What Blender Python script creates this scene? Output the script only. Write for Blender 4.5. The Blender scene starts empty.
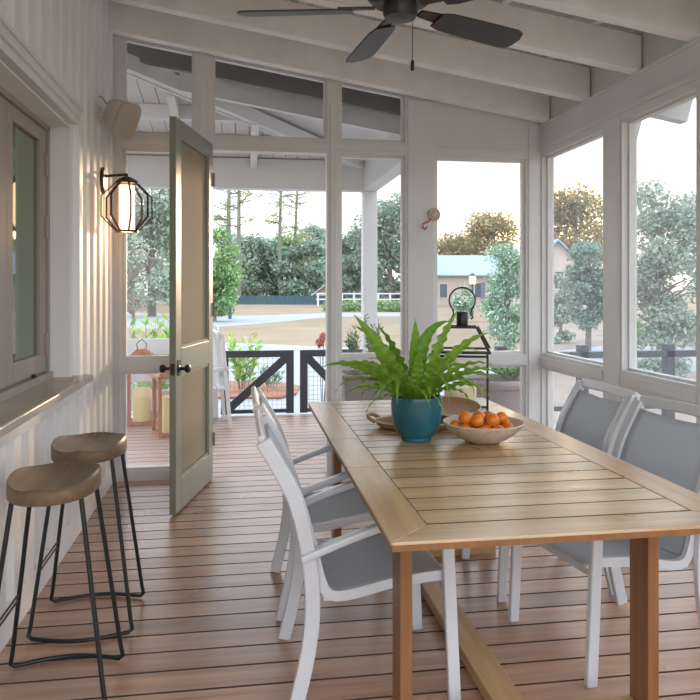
import bpy, bmesh, math, random
from mathutils import Vector, Matrix, Euler
sc = bpy.context.scene
COL = sc.collection
PI = math.pi
# ------------------------------------------------------------------ camera model
F, CX, HY, EYE = 710.0, 350.0, 289.0, 1.4
TH = math.atan(109 / 710)
S_, C_ = math.sin(TH), math.cos(TH)
def ray(x, y):
    u = (x - CX) / F
    return (S_ + u * C_, C_ - u * S_, (HY - y) / F)
def atY(x, y, Y):
    r = ray(x, y); d = Y / r[1]; return Vector((r[0] * d, Y, EYE + r[2] * d))
def atZ(x, y, z):
    r = ray(x, y); d = (z - EYE) / r[2]; return Vector((r[0] * d, r[1] * d, z))
def at(x, d, z):                                    # column x of the photo at depth d, height z
    r = ray(x, 0); return Vector((r[0] * d, r[1] * d, z))
GZ = -0.45                                          # the garden lies lower than the deck

# ------------------------------------------------------------------ materials
def lin(c):
    if isinstance(c, str):
        c = [int(c[i:i + 2], 16) / 255 for i in (0, 2, 4)]
        c = [v / 12.92 if v <= .04045 else ((v + .055) / 1.055) ** 2.4 for v in c]
    return (c[0], c[1], c[2], 1)
def newmat(name):
    m = bpy.data.materials.new(name); m.use_nodes = True
    nt = m.node_tree; b = nt.nodes['Principled BSDF']
    return m, nt, b
def N(nt, t, **k):
    n = nt.nodes.new(t)
    for a, v in k.items():
        if a in ('op',): n.operation = v
        elif hasattr(n, a): setattr(n, a, v)
    return n
def ramp(nt, stops):
    r = nt.nodes.new('ShaderNodeValToRGB'); e = r.color_ramp.elements
    while len(e) < len(stops): e.new(0.5)
    for i, (p, c) in enumerate(stops):
        e[i].position = p; e[i].color = lin(c)
    return r
def paint(name, col, rough=.5, var=.06, scale=9, bump=.0, metal=0, spec=.5):
    m, nt, b = newmat(name); L = nt.links
    tc = N(nt, 'ShaderNodeTexCoord'); nz = N(nt, 'ShaderNodeTexNoise')
    nz.inputs['Scale'].default_value = scale; nz.inputs['Detail'].default_value = 5
    L.new(tc.outputs['Object'], nz.inputs['Vector'])
    c = lin(col)
    r = ramp(nt, [(.3, (c[0] * (1 - var), c[1] * (1 - var), c[2] * (1 - var))), (.7, (min(1, c[0] * (1 + var)), min(1, c[1] * (1 + var)), min(1, c[2] * (1 + var))))])
    L.new(nz.outputs['Fac'], r.inputs['Fac']); L.new(r.outputs['Color'], b.inputs['Base Color'])
    b.inputs['Roughness'].default_value = rough; b.inputs['Metallic'].default_value = metal
    b.inputs['Specular IOR Level'].default_value = spec
    if bump:
        bp = N(nt, 'ShaderNodeBump'); bp.inputs['Strength'].default_value = bump; bp.inputs['Distance'].default_value = .004
        L.new(nz.outputs['Fac'], bp.inputs['Height']); L.new(bp.outputs['Normal'], b.inputs['Normal'])
    return m
def wood(name, c1, c2, axis='X', rough=.45, freq=26, isl=.25, c3=None, bump=.15, rvar=.15):
    """grain stretched along an axis, tone varied per board"""
    m, nt, b = newmat(name); L = nt.links
    tc = N(nt, 'ShaderNodeTexCoord'); mp = N(nt, 'ShaderNodeMapping')
    s = [freq, freq, freq]; s['XYZ'.index(axis)] = freq * .06
    mp.inputs['Scale'].default_value = s
    geo = N(nt, 'ShaderNodeNewGeometry')
    add = N(nt, 'ShaderNodeVectorMath', op='ADD'); sca = N(nt, 'ShaderNodeVectorMath', op='SCALE')
    cmb = N(nt, 'ShaderNodeCombineXYZ')
    for i in range(3): L.new(geo.outputs['Random Per Island'], cmb.inputs[i])
    L.new(cmb.outputs[0], sca.inputs[0]); sca.inputs['Scale'].default_value = 37
    L.new(tc.outputs['Object'], add.inputs[0]); L.new(sca.outputs[0], add.inputs[1])
    L.new(add.outputs[0], mp.inputs['Vector'])
    n1 = N(nt, 'ShaderNodeTexNoise'); n1.inputs['Scale'].default_value = 1; n1.inputs['Detail'].default_value = 6; n1.inputs['Distortion'].default_value = .6
    L.new(mp.outputs[0], n1.inputs['Vector'])
    n2 = N(nt, 'ShaderNodeTexNoise'); n2.inputs['Scale'].default_value = 2.2; n2.inputs['Detail'].default_value = 3
    L.new(add.outputs[0], n2.inputs['Vector'])
    r = ramp(nt, [(.3, c1), (.68, c2)]); L.new(n1.outputs['Fac'], r.inputs['Fac'])
    mixp = N(nt, 'ShaderNodeMix', data_type='RGBA'); mixp.inputs['B'].default_value = lin(c3 or c1)
    mul = N(nt, 'ShaderNodeMapRange'); mul.inputs['From Min'].default_value = .42; mul.inputs['From Max'].default_value = .75; mul.inputs['To Max'].default_value = .6
    L.new(n2.outputs['Fac'], mul.inputs['Value']); L.new(mul.outputs[0], mixp.inputs['Factor']); L.new(r.outputs['Color'], mixp.inputs['A'])
    hs = N(nt, 'ShaderNodeHueSaturation')
    mr = N(nt, 'ShaderNodeMapRange'); mr.inputs['To Min'].default_value = 1 - isl; mr.inputs['To Max'].default_value = 1 + isl
    L.new(geo.outputs['Random Per Island'], mr.inputs['Value']); L.new(mr.outputs[0], hs.inputs['Value'])
    L.new(mixp.outputs['Result'], hs.inputs['Color']); L.new(hs.outputs[0], b.inputs['Base Color'])
    rr = N(nt, 'ShaderNodeMapRange'); rr.inputs['To Min'].default_value = rough - rvar; rr.inputs['To Max'].default_value = rough + rvar
    L.new(n2.outputs['Fac'], rr.inputs['Value']); L.new(rr.outputs[0], b.inputs['Roughness'])
    if bump:
        bp = N(nt, 'ShaderNodeBump'); bp.inputs['Strength'].default_value = bump; bp.inputs['Distance'].default_value = .003
        L.new(n1.outputs['Fac'], bp.inputs['Height']); L.new(bp.outputs['Normal'], b.inputs['Normal'])
    return m
def leafmat(name, cols, rough=.5, trans=.25):
    m, nt, b = newmat(name); L = nt.links
    geo = N(nt, 'ShaderNodeNewGeometry')
    r = ramp(nt, [(i / max(1, len(cols) - 1), c) for i, c in enumerate(cols)])
    L.new(geo.outputs['Random Per Island'], r.inputs['Fac']); L.new(r.outputs['Color'], b.inputs['Base Color'])
    b.inputs['Roughness'].default_value = rough; b.inputs['Specular IOR Level'].default_value = .3
    tr = N(nt, 'ShaderNodeBsdfTranslucent'); L.new(r.outputs['Color'], tr.inputs['Color'])
    mx = N(nt, 'ShaderNodeMixShader'); mx.inputs[0].default_value = trans
    out = nt.nodes['Material Output']
    L.new(b.outputs[0], mx.inputs[1]); L.new(tr.outputs[0], mx.inputs[2]); L.new(mx.outputs[0], out.inputs['Surface'])
    return m
def seethrough(name, col, clear, rough=None):
    """fine mesh or clear pane: part clear, part solid"""
    m, nt, b = newmat(name); L = nt.links
    t = N(nt, 'ShaderNodeBsdfTransparent')
    d = N(nt, 'ShaderNodeBsdfDiffuse') if rough is None else N(nt, 'ShaderNodeBsdfGlossy')
    d.inputs['Color'].default_value = lin(col)
    if rough is not None: d.inputs['Roughness'].default_value = rough
    mx = N(nt, 'ShaderNodeMixShader'); mx.inputs[0].default_value = 1 - clear
    L.new(t.outputs[0], mx.inputs[1]); L.new(d.outputs[0], mx.inputs[2]); L.new(mx.outputs[0], nt.nodes['Material Output'].inputs['Surface'])
    return m
def screenmat(name, col, clear):
    m, nt, b = newmat(name); L = nt.links
    t = N(nt, 'ShaderNodeBsdfTransparent'); d = N(nt, 'ShaderNodeBsdfDiffuse'); q = N(nt, 'ShaderNodeBsdfTranslucent'); d.inputs['Color'].default_value = lin(col); q.inputs['Color'].default_value = lin(col)
    h = N(nt, 'ShaderNodeMixShader'); mx = N(nt, 'ShaderNodeMixShader'); mx.inputs[0].default_value = 1 - clear
    L.new(d.outputs[0], h.inputs[1]); L.new(q.outputs[0], h.inputs[2]); L.new(t.outputs[0], mx.inputs[1]); L.new(h.outputs[0], mx.inputs[2]); L.new(mx.outputs[0], nt.nodes['Material Output'].inputs['Surface'])
    return m
def weave(name, c1, c2, scale, rough=.7):
    m, nt, b = newmat(name); L = nt.links
    tc = N(nt, 'ShaderNodeTexCoord'); outs = []
    for ax in ('X', 'Y', 'Z'):
        w = N(nt, 'ShaderNodeTexWave', bands_direction=ax); w.inputs['Scale'].default_value = scale; w.inputs['Distortion'].default_value = 1.2; w.inputs['Detail Scale'].default_value = 3
        L.new(tc.outputs['Object'], w.inputs['Vector']); outs.append(w)
    a1 = N(nt, 'ShaderNodeMath', op='ADD'); a2 = N(nt, 'ShaderNodeMath', op='ADD'); dv = N(nt, 'ShaderNodeMath', op='DIVIDE'); dv.inputs[1].default_value = 3
    L.new(outs[0].outputs['Fac'], a1.inputs[0]); L.new(outs[1].outputs['Fac'], a1.inputs[1]); L.new(a1.outputs[0], a2.inputs[0]); L.new(outs[2].outputs['Fac'], a2.inputs[1]); L.new(a2.outputs[0], dv.inputs[0])
    r = ramp(nt, [(.25, c1), (.75, c2)]); L.new(dv.outputs[0], r.inputs['Fac']); L.new(r.outputs['Color'], b.inputs['Base Color'])
    b.inputs['Roughness'].default_value = rough
    bp = N(nt, 'ShaderNodeBump'); bp.inputs['Strength'].default_value = .3; bp.inputs['Distance'].default_value = .001
    L.new(dv.outputs[0], bp.inputs['Height']); L.new(bp.outputs['Normal'], b.inputs['Normal'])
    return m
def emit(name, col, power):
    m, nt, b = newmat(name)
    b.inputs['Base Color'].default_value = lin(col); b.inputs['Emission Color'].default_value = lin(col); b.inputs['Emission Strength'].default_value = power
    return m

M = {}
M['white'] = paint('white_paint', 'd9dada', .42, .03, 3, .05)
M['wallwhite'] = paint('siding_paint', 'ebebeb', .45, .03, 3, .05)
M['outwhite'] = paint('porch_white', 'd2d5d8', .5, .03, 3)
M['cream'] = paint('ceiling_paint', 'efefee', .5, .05, 5, .08)
M['rawplank'] = wood('whitewashed_planks', 'dad4cd', 'ebe7e2', 'Y', .6, 20, .05, 'd0c8c0', .2)
M['counter'] = wood('counter_boards', 'a89a8c', 'b9ac9f', 'Y', .33, 18, .04, '9c8f83', .05, .1)
M['taupe'] = paint('taupe_sash', '9d9388', .4, .03, 6)
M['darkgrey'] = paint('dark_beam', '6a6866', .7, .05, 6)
M['deck'] = wood('deck_boards', '98745e', 'bd957a', 'X', .31, 22, .17, 'a8958a', .25, .12)
M['deckedge'] = paint('board_gap_shade', '4a3a32', .85, .2, 12)  # shade of the floor gaps, put into the colour of the board sides
M['teakedge'] = paint('teak_gap_shade', '5e472e', .7, .15, 12)  # slat sides coloured dark to paint in the shade between slats
M['deckout'] = wood('weathered_deck', 'a08374', 'b89f92', 'X', .45, 22, .10, 'a9988f', .25, .12)
M['teak'] = wood('teak_top', 'a98457', 'd0b084', 'X', .30, 22, .12, 'dacbb2', .12, .10)
M['teaky'] = wood('teak_rail', 'aa8253', 'cfa876', 'Y', .30, 22, .08, 'd8c5a6', .12, .10)
M['teakz'] = wood('teak_leg', '7c5130', '96683f', 'Z', .4, 30, .05, '85583a', .12)
M['teakl'] = wood('teak_beam', 'b28d60', 'c6a578', 'Y', .5, 24, .05, 'b99a70', .15)
M['alu'] = paint('white_metal', 'cfd1d6', .28, .02, 4, 0, 0, .6)
M['sling'] = weave('grey_sling', 'b2bbc6', 'ccd3db', 330, .55)
M['seatwood'] = wood('stool_wood', '614d3a', '82694f', 'Y', .45, 24, .0, '6e5c4a', .2)
M['black'] = paint('black_metal', '1c1b1b', .38, .1, 20)
M['bronze'] = paint('bronze_metal', '4a3428', .4, .15, 14, 0, .4)
M['fan'] = paint('fan_blade', '33302f', .42, .1, 8)
M['sage'] = paint('sage_door', '8a8a7c', .4, .03, 5)
M['linen'] = weave('mesh_linen', '7f7261', 'a3947c', 420, .8)
M['screen'] = screenmat('insect_screen', 'a9b0ba', .74)
M['screenb'] = screenmat('insect_screen_back', 'a4aab2', .88)
M['lglass'] = seethrough('lantern_glass', 'ffffff', .93, .03)
M['gate'] = paint('charcoal_paint', '3b4048', .5, .06, 8)
M['wire'] = paint('wire_mesh', '9aa2aa', .5, .05, 8)
M['pot'] = paint('teal_glaze', '245e6e', .10, .35, 7)
M['soil'] = paint('soil', '2e2219', .95, .3, 60, .5)
M['orange'] = paint('orange_peel', 'e07a1e', .38, .08, 30, .25)
M['calyx'] = paint('orange_stem', '5c5a2a', .7, .1, 30)
M['bowl'] = wood('whitewashed_bowl', 'b59f88', 'd9cbbb', 'Z', .5, 22, .0, 'a08a74', .15)
M['wicker'] = weave('woven_cane', '8d6544', 'b98f66', 300, .6)
M['bead'] = paint('bead_white', 'd8d0c2', .5, .05, 20)
M['candle'] = paint('candle_wax', 'e6dfb8', .5, .04, 5)
M['candley'] = paint('candle_wax_yellow', 'ddc98c', .5, .04, 5)
M['copper'] = wood('cedar_lantern', '8a5a40', 'a8745a', 'Z', .5, 26, .05)
M['opal'] = emit('opal_glass', 'ffcf98', 1.5)
M['glow'] = emit('lamp_glow', 'ffdca6', .55)
M['speaker'] = paint('speaker_shell', 'd2cbc0', .5, .03, 6)
M['grille'] = weave('speaker_grille', 'b5aca0', 'cfc7bb', 300, .7)
M['lawn'] = paint('winter_lawn', '847560', .95, .16, .35)
M['drive'] = paint('pale_gravel', '90969c', .9, .08, 1.2)
M['mulch'] = paint('pine_mulch', '8a5f4a', .95, .3, 6, .4)
M['dirt'] = paint('brown_ground', '8d8075', .95, .22, .8)
M['bark'] = paint('tree_bark', '7d756c', .9, .2, 7, .4)
M['barkp'] = paint('pine_bark', '7c7f74', .9, .2, 7, .4)
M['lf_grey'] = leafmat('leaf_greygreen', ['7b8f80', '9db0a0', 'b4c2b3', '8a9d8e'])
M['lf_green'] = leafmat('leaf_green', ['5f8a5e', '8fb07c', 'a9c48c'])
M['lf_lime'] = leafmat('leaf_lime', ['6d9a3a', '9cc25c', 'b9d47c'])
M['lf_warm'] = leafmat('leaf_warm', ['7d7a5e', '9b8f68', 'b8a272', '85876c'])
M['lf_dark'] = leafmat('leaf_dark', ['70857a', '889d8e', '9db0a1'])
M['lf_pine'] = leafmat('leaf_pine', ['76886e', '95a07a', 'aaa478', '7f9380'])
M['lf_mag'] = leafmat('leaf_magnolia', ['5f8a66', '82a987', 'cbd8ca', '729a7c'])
M['lf_rose'] = leafmat('leaf_rosemary', ['4f7a58', '7ba070', '6a8f62'])
M['petal'] = leafmat('petal_dry', ['b56a5f', 'c98a7c', '9c5a55'])
M['fern'] = leafmat('fern_blade', ['54831f', '759f34', '8cb346', '628f29', 'a3c45a'], .35, .35)
M['roof'] = paint('blue_metal_roof', '8fabcb', .5, .04, 2, 0, 0)
M['siding'] = paint('beige_siding', 'b9aca3', .7, .05, 2)
M['sidingw'] = paint('pale_siding', 'c2bab4', .7, .05, 2)
M['pane'] = paint('dark_pane', '4d5966', .12, .1, 3)
M['shutter'] = paint('shutter_paint', '6c7a88', .6, .05, 4)
M['fence'] = paint('fence_wood', '46606e', .85, .15, 3)
M['mauve'] = paint('mauve_planter', '8a7f80', .5, .06, 6)
M['stone'] = paint('taupe_planter', '76706a', .7, .08, 7)
M['red'] = paint('red_cord', 'b4544a', .6, .05, 20)
M['sand'] = paint('plaster_disc', 'c4b5a4', .6, .1, 30)
# casement glass: dark green, mirror-smooth
m, nt, b = newmat('casement_glass'); b.inputs['Base Color'].default_value = lin('566a48'); b.inputs['Roughness'].default_value = .04; b.inputs['Specular IOR Level'].default_value = .7
M['cglass'] = m

# ------------------------------------------------------------------ geometry helpers
class MB:
    def __init__(s): s.v = []; s.f = []; s.sm = []
    def add(s, vs, fs, smooth=False, mat=None):
        o = len(s.v)
        s.v += [tuple(mat @ Vector(p)) if mat else tuple(p) for p in vs]
        s.f += [tuple(i + o for i in f) for f in fs]; s.sm += [smooth] * len(fs)
        return s
    def box(s, a, b, mat=None):
        (x0, y0, z0), (x1, y1, z1) = a, b
        vs = [(x, y, z) for z in (z0, z1) for y in (y0, y1) for x in (x0, x1)]
        return s.add(vs, [(0, 2, 3, 1), (4, 5, 7, 6), (0, 1, 5, 4), (2, 6, 7, 3), (0, 4, 6, 2), (1, 3, 7, 5)], False, mat)
    def hexa(s, lo, hi):
        """two quads (each 4 pts, same order) -> solid"""
        return s.add(list(lo) + list(hi), [(3, 2, 1, 0), (4, 5, 6, 7), (0, 1, 5, 4), (1, 2, 6, 5), (2, 3, 7, 6), (3, 0, 4, 7)])
    def bar(s, p, q, w, h, up=(0, 0, 1)):
        p, q = Vector(p), Vector(q); d = (q - p).normalized(); u = Vector(up)
        if abs(d.dot(u)) > .98: u = Vector((1, 0, 0))
        a = d.cross(u).normalized() * w / 2; c = a.cross(d).normalized() * h / 2
        r = lambda o: [o - a - c, o + a - c, o + a + c, o - a + c]
        return s.hexa(r(p), r(q))
    def tube(s, pts, r, n=8, closed=False, caps=True):
        pts = [Vector(p) for p in pts]; m = len(pts); rs = r if isinstance(r, (list, tuple)) else [r] * m
        ref = None; rings = []
        for i, p in enumerate(pts):
            if closed: t = pts[(i + 1) % m] - pts[i - 1]
            else: t = pts[min(i + 1, m - 1)] - pts[max(i - 1, 0)]
            t.normalize()
            if ref is None: ref = t.orthogonal().normalized()
            ref = (ref - t * ref.dot(t)).normalized(); bn = t.cross(ref)
            rings.append([p + (ref * math.cos(2 * PI * k / n) + bn * math.sin(2 * PI * k / n)) * rs[i] for k in range(n)])
        vs = [q for rg in rings for q in rg]; fs = []
        for i in range(m if closed else m - 1):
            j = (i + 1) % m
            for k in range(n): fs.append((i * n + k, i * n + (k + 1) % n, j * n + (k + 1) % n, j * n + k))
        if not closed and caps: fs += [tuple(range(n))[::-1], tuple((m - 1) * n + k for k in range(n))]
        return s.add(vs, fs, True)
    def strip(s, pts, w, t, side):
        """rectangular section swept along pts; w across (in the plane), t along `side`"""
        pts = [Vector(p) for p in pts]; sd = Vector(side).normalized(); m = len(pts); vs = []; fs = []
        ws = w if isinstance(w, (list, tuple)) else [w] * m
        for i, p in enumerate(pts):
            d = (pts[min(i + 1, m - 1)] - pts[max(i - 1, 0)]).normalized(); a = sd.cross(d).normalized() * ws[i] / 2; c = sd * t / 2
            vs += [p - a - c, p + a - c, p + a + c, p - a + c]
        for i in range(m - 1):
            for k in range(4): fs.append((i * 4 + k, i * 4 + (k + 1) % 4, i * 4 + 4 + (k + 1) % 4, i * 4 + 4 + k))
        fs += [(3, 2, 1, 0), tuple((m - 1) * 4 + k for k in range(4))]
        return s.add(vs, fs)
    def lathe(s, prof, n=24, c=(0, 0, 0), sx=1, sy=1, mat=None, smooth=True):
        vs = []; fs = []; m = len(prof)
        for r, z in prof:
            for k in range(n): vs.append((c[0] + r * sx * math.cos(2 * PI * k / n), c[1] + r * sy * math.sin(2 * PI * k / n), c[2] + z))
        for i in range(m - 1):
            for k in range(n): fs.append((i * n + k, i * n + (k + 1) % n, i * n + n + (k + 1) % n, i * n + n + k))
        fs += [tuple(range(n))[::-1], tuple((m - 1) * n + k for k in range(n))]
        return s.add(vs, fs, smooth, mat)
    def grid(s, rows, thick=None, smooth=True):
        a = len(rows); b_ = len(rows[0]); vs = [tuple(p) for r in rows for p in r]; fs = []
        for i in range(a - 1):
            for j in range(b_ - 1): fs.append((i * b_ + j, i * b_ + j + 1, (i + 1) * b_ + j + 1, (i + 1) * b_ + j))
        return s.add(vs, fs, smooth)
    def build(s, name, mat, parent=None, bevel=0, solid=0, loc=None, subd=0):
        me = bpy.data.meshes.new(name); me.from_pydata(s.v, [], s.f); me.validate(); 
        bm = bmesh.new(); bm.from_mesh(me); bmesh.ops.recalc_face_normals(bm, faces=bm.faces[:]) if len(s.f) < 20000 and not solid else None
        bm.to_mesh(me); bm.free()
        for p, q in zip(me.polygons, s.sm): p.use_smooth = q
        if any(s.sm): me.set_sharp_from_angle(angle=math.radians(48))
        o = bpy.data.objects.new(name, me); COL.objects.link(o)
        for x in (mat if isinstance(mat, list) else [mat]): me.materials.append(M[x])
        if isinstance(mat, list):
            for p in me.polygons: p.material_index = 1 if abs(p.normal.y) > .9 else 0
        if parent is not None: o.parent = parent
        if loc is not None: o.location = loc
        if solid:
            q = o.modifiers.new('thickness', 'SOLIDIFY'); q.thickness = solid; q.offset = 0
        if subd:
            q = o.modifiers.new('smooth', 'SUBSURF'); q.levels = subd; q.render_levels = subd
        if bevel:
            q = o.modifiers.new('edge', 'BEVEL'); q.width = bevel; q.segments = 2; q.limit_method = 'ANGLE'; q.angle_limit = math.radians(40)
        return o
def tag(o, label, cat, group=None, kind=None):
    o['label'] = label; o['category'] = cat
    if group: o['group'] = group
    if kind: o['kind'] = kind
    return o
def thing(name, label, cat, loc=(0, 0, 0), rz=0, group=None):
    o = bpy.data.objects.new(name, None); COL.objects.link(o); o.location = loc; o.rotation_euler = (0, 0, rz); o.empty_display_size = .1
    return tag(o, label, cat, group)
def struct(name, mb, mat, label=None, cat=None, parent=None, bevel=0):
    o = mb.build(name, mat, parent, bevel)
    if parent is None:
        o['kind'] = 'structure'
        if label: o['label'] = label
        if cat: o['category'] = cat
    return o
def dup(root, loc, rz, label, group=None):
    r = root.copy(); COL.objects.link(r); r.location = loc; r.rotation_euler = (0, 0, rz); r['label'] = label
    if group: r['group'] = group
    for ch in list(root.children):
        c = ch.copy(); COL.objects.link(c); c.parent = r
        for g in list(ch.children):
            d = g.copy(); COL.objects.link(d); d.parent = c
    return r

# ------------------------------------------------------------------ ROOM SHELL
WL, WR, YB, DE = -0.94, 2.36, 5.35, 8.0            # left wall, right wall, back wall, deck edge
zr = lambda X: 3.235 - .161 * (X + .94)            # underside of the rafters
# floor: one mesh of boards
PITCH = .142
fb = MB(); ob = MB()
y = -.45
k = 0
while y < DE - .02:
    if y + PITCH / 2 < YB + .04: fb.box((-1.2, y + .0055, -.03), (2.52, y + PITCH - .0055, 0))
    elif y + PITCH < DE + .05: ob.box((-3.4, y + .0055, -.03), (2.75, min(y + PITCH - .0055, DE + .04), 0))
    y += PITCH
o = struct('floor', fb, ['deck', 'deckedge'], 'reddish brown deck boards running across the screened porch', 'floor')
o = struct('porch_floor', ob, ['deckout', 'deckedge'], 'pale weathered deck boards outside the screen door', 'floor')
sub = MB(); sub.box((-3.4, -.45, -.16), (2.7, DE, -.05)); struct('floor_gap_shade_sheet', sub, 'soil')  # dark sheet added below the boards so their gaps look shaded
# left wall with board-and-batten siding and a recessed pass-through window
w = MB()
HOLE = (-.25, 4.15, .90, 2.30)
w.box((-1.16, -.45, 0), (WL, HOLE[0], 3.7)); w.box((-1.16, HOLE[1], 0), (WL, YB + .1, 3.7))
w.box((-1.16, HOLE[0], 0), (WL, HOLE[1], .87)); w.box((-1.16, HOLE[0], HOLE[3]), (WL, HOLE[1], 3.7))
yy = 5.236
while yy > -.35:
    a, c = yy - .058, yy + .058
    inhole = a < HOLE[1] + .02 and c > HOLE[0]
    T = .034
    def batten(z0, z1):
        w.hexa([(WL - .002, a, z0), (WL + T, a + .012, z0), (WL + T, c - .012, z0), (WL - .002, c, z0)], [(WL - .002, a, z1), (WL + T, a + .012, z1), (WL + T, c - .012, z1), (WL - .002, c, z1)])
    if inhole:
        batten(.14, .87); batten(2.36, 3.5)
    else:
        batten(.14, 3.5)
    yy -= .195
struct('wall_left', w, 'wallwhite', 'white board and batten house wall beside the stools', 'wall', bevel=.004)
bb = MB(); bb.box((WL - .01, -.45, 0), (WL + .028, YB - .02, .14)); struct('baseboard_left', bb, 'wallwhite', bevel=.004)
# head trim over the pass-through
h = MB(); h.box((-1.12, HOLE[0] - .1, 2.305), (WL + .05, 4.10, 2.345)); h.box((WL - .01, HOLE[0] - .12, 2.345), (WL + .065, 4.11, 2.385))
h.box((WL - .01, HOLE[0] - .12, 2.385), (WL + .078, 4.125, 2.40)); h.box((WL - .01, HOLE[0] - .12, 2.40), (WL + .05, 4.10, 2.43))
struct('trim_1', h, 'white', bevel=.004)
# casement window in the recess
wf = MB(); XW = -1.06
wf.box((XW - .06, 4.118, .93), (XW + .012, 4.15, 2.30)); wf.box((XW - .06, HOLE[0], .93), (XW + .012, HOLE[0] + .04, 2.30))
wf.box((XW - .06, HOLE[0], 2.272), (XW + .012, 4.15, 2.30)); wf.box((XW - .06, HOLE[0], .905), (XW + .03, 4.15, .945))
win = struct('window_1', wf, 'taupe', 'taupe casement window over the wooden counter', 'window', bevel=.003)
y1 = 4.112
for k in range(6):
    y0 = y1 - .655
    f = MB(); z0, z1 = .95, 2.268
    f.box((XW - .04, y0, z0), (XW, y0 + .085, z1)); f.box((XW - .04, y1 - .115, z0), (XW, y1, z1))
    f.box((XW - .04, y0 + .085, z0), (XW, y1 - .115, z0 + .10)); f.box((XW - .04, y0 + .085, z1 - .075), (XW, y1 - .115, z1))
    s = f.build('sash', 'taupe', win, .004)
    g = MB(); g.box((XW - .026, y0 + .08, z0 + .09), (XW - .018, y1 - .11, z1 - .07)); g.build('pane', 'cglass', s)
    if k == 0:
        for zz in (1.10, 1.74, 2.08):
            hg = MB(); hg.box((XW - .002, y1 - .03, zz - .06), (XW + .012, y1 + .004, zz + .06)); hg.tube([(XW + .012, y1 + .003, zz - .065), (XW + .012, y1 + .003, zz + .065)], .008, 8)
            hg.build('hinge', 'taupe', s)
        lt = MB(); lt.box((XW, y0 + .38, z0 - .012), (XW + .02, y0 + .41, z0 + .012)); lt.build('latch', 'black', s)
    y1 = y0 - .004
# counter
ct = MB(); ct.add([(x, y_, z) for z in (.872, .910) for x, y_ in ((-1.10, -.24), (WL + .10, -.24), (WL + .10, 4.27), (WL + .001, 4.27), (WL + .001, 4.148), (-1.10, 4.148))], [(5, 4, 3, 2, 1, 0), (6, 7, 8, 9, 10, 11)] + [(i, (i + 1) % 6, 6 + (i + 1) % 6, 6 + i) for i in range(6)]); o = ct.build('serving_counter', 'counter', None, .006)
tag(o, 'long wooden serving counter under the taupe casement window', 'counter')
ap = MB(); ap.box((WL + .026, -.24, .80), (WL + .048, 4.25, .872)); ap.build('apron', 'white', o, .003)

# back wall: posts, mullions, rails
PF, PK = YB, YB + .10
w = MB()
BAYS = [(-.852, -.339), (-.212, .645), (.742, 1.253), (1.495, 2.234)]
for x0, x1 in [(-1.0, -.852), (-.339, -.212), (.645, .742), (1.253, 1.495), (2.234, 2.46)]:
    z1 = (zr(x0) + .1, zr(x1) + .1)
    w.hexa([(x0, PF, 0), (x1, PF, 0), (x1, PK, 0), (x0, PK, 0)], [(x0, PF, z1[0]), (x1, PF, z1[1]), (x1, PK, z1[1]), (x0, PK, z1[0])])
def slab(x0, x1, za0, za1, zb0, zb1, f=PF + .001, k=PK - .001):
    x0 -= .012; x1 += .012
    w.hexa([(x0, f, za0), (x1, f, za1), (x1, k, za1), (x0, k, za0)], [(x0, f, zb0), (x1, f, zb1), (x1, k, zb1), (x0, k, zb0)])
TOPZ = lambda X: 3.238 - .160 * (X + .834)
for i, (x0, x1) in enumerate(BAYS[:3]):
    slab(x0, x1, 2.43, 2.43, 2.53, 2.53)                                # head rail
    slab(x0, x1, TOPZ(x0), TOPZ(x1), TOPZ(x0) + .25, TOPZ(x1) + .25)       # above transoms
x0, x1 = BAYS[3]
slab(x0, x1, 2.43, 2.43, zr(x0) + .1, zr(x1) + .1)
for i in (0, 2, 3):
    x0, x1 = BAYS[i]
    slab(x0, x1, .80, .80, .885, .885); slab(x0, x1, 0, 0, .07, .07)
struct('wall_back', w, 'white', 'white framed screen wall with door opening and transoms', 'wall')
# raised casings on the posts, as trims
t = MB()
for x in (-.905, -.275, .694):
    t.box((x - .025, PF - .012, .0), (x + .025, PF + .01, 3.05 - .155 * (x + .9)))
t.box((1.27, PF - .012, 0), (1.478, PF + .01, 2.86)); t.box((2.25, PF - .012, 0), (2.33, PF + .01, 2.7))
t.box((-.9, PF - .009, 2.455), (1.27, PF + .005, 2.505))
t.box((1.478, PF - .009, 2.46), (2.25, PF + .005, 2.50))
struct('trim_2', t, 'white', bevel=.004)
# window stops + screens per opening
def bwin(n, x0, x1, z0, z1a, z1b, label, mat='screenb'):
    f = MB(); a = .022; ya, yb_ = PF + .03, PF + .075
    f.box((x0, ya, z0), (x0 + a, yb_, z1a)); f.box((x1 - a, ya, z0), (x1, yb_, z1b)); f.box((x0 + a, ya, z0), (x1 - a, yb_, z0 + a))
    k_ = (z1b - z1a) / (x1 - x0) * a; xa, xb = x0 + a, x1 - a; za, zb = z1a + k_, z1b - k_
    f.hexa([(xa, ya, za - a), (xb, ya, zb - a), (xb, yb_, zb - a), (xa, yb_, za - a)], [(xa, ya, za), (xb, ya, zb), (xb, yb_, zb), (xa, yb_, za)])
    o = struct('window_%d' % n, f, 'white', label, 'window')
    p = MB(); yc = PF + .055
    p.add([(x0 + .01, yc, z0 + .01), (x1 - .01, yc, z0 + .01), (x1 - .01, yc, z1b - .01), (x0 + .01, yc, z1a - .01)], [(0, 1, 2, 3)])
    p.build('pane', mat, o)
n = 2
for i, nm in ((0, 'left'), (1, 'middle'), (2, 'right')):
    x0, x1 = BAYS[i]; bwin(n, x0, x1, 2.53, TOPZ(x0), TOPZ(x1), 'slanted transom over the %s bay of the screen wall' % nm); n += 1
for i, nm in ((0, 'by the sconce'), (2, 'between door and wide post'), (3, 'beside the porch corner')):
    x0, x1 = BAYS[i]; bwin(n, x0, x1, .885, 2.43, 2.43, 'tall screened opening ' + nm); n += 1
    bwin(n, x0, x1, .07, .80, .80, 'low screened opening ' + nm); n += 1

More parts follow.
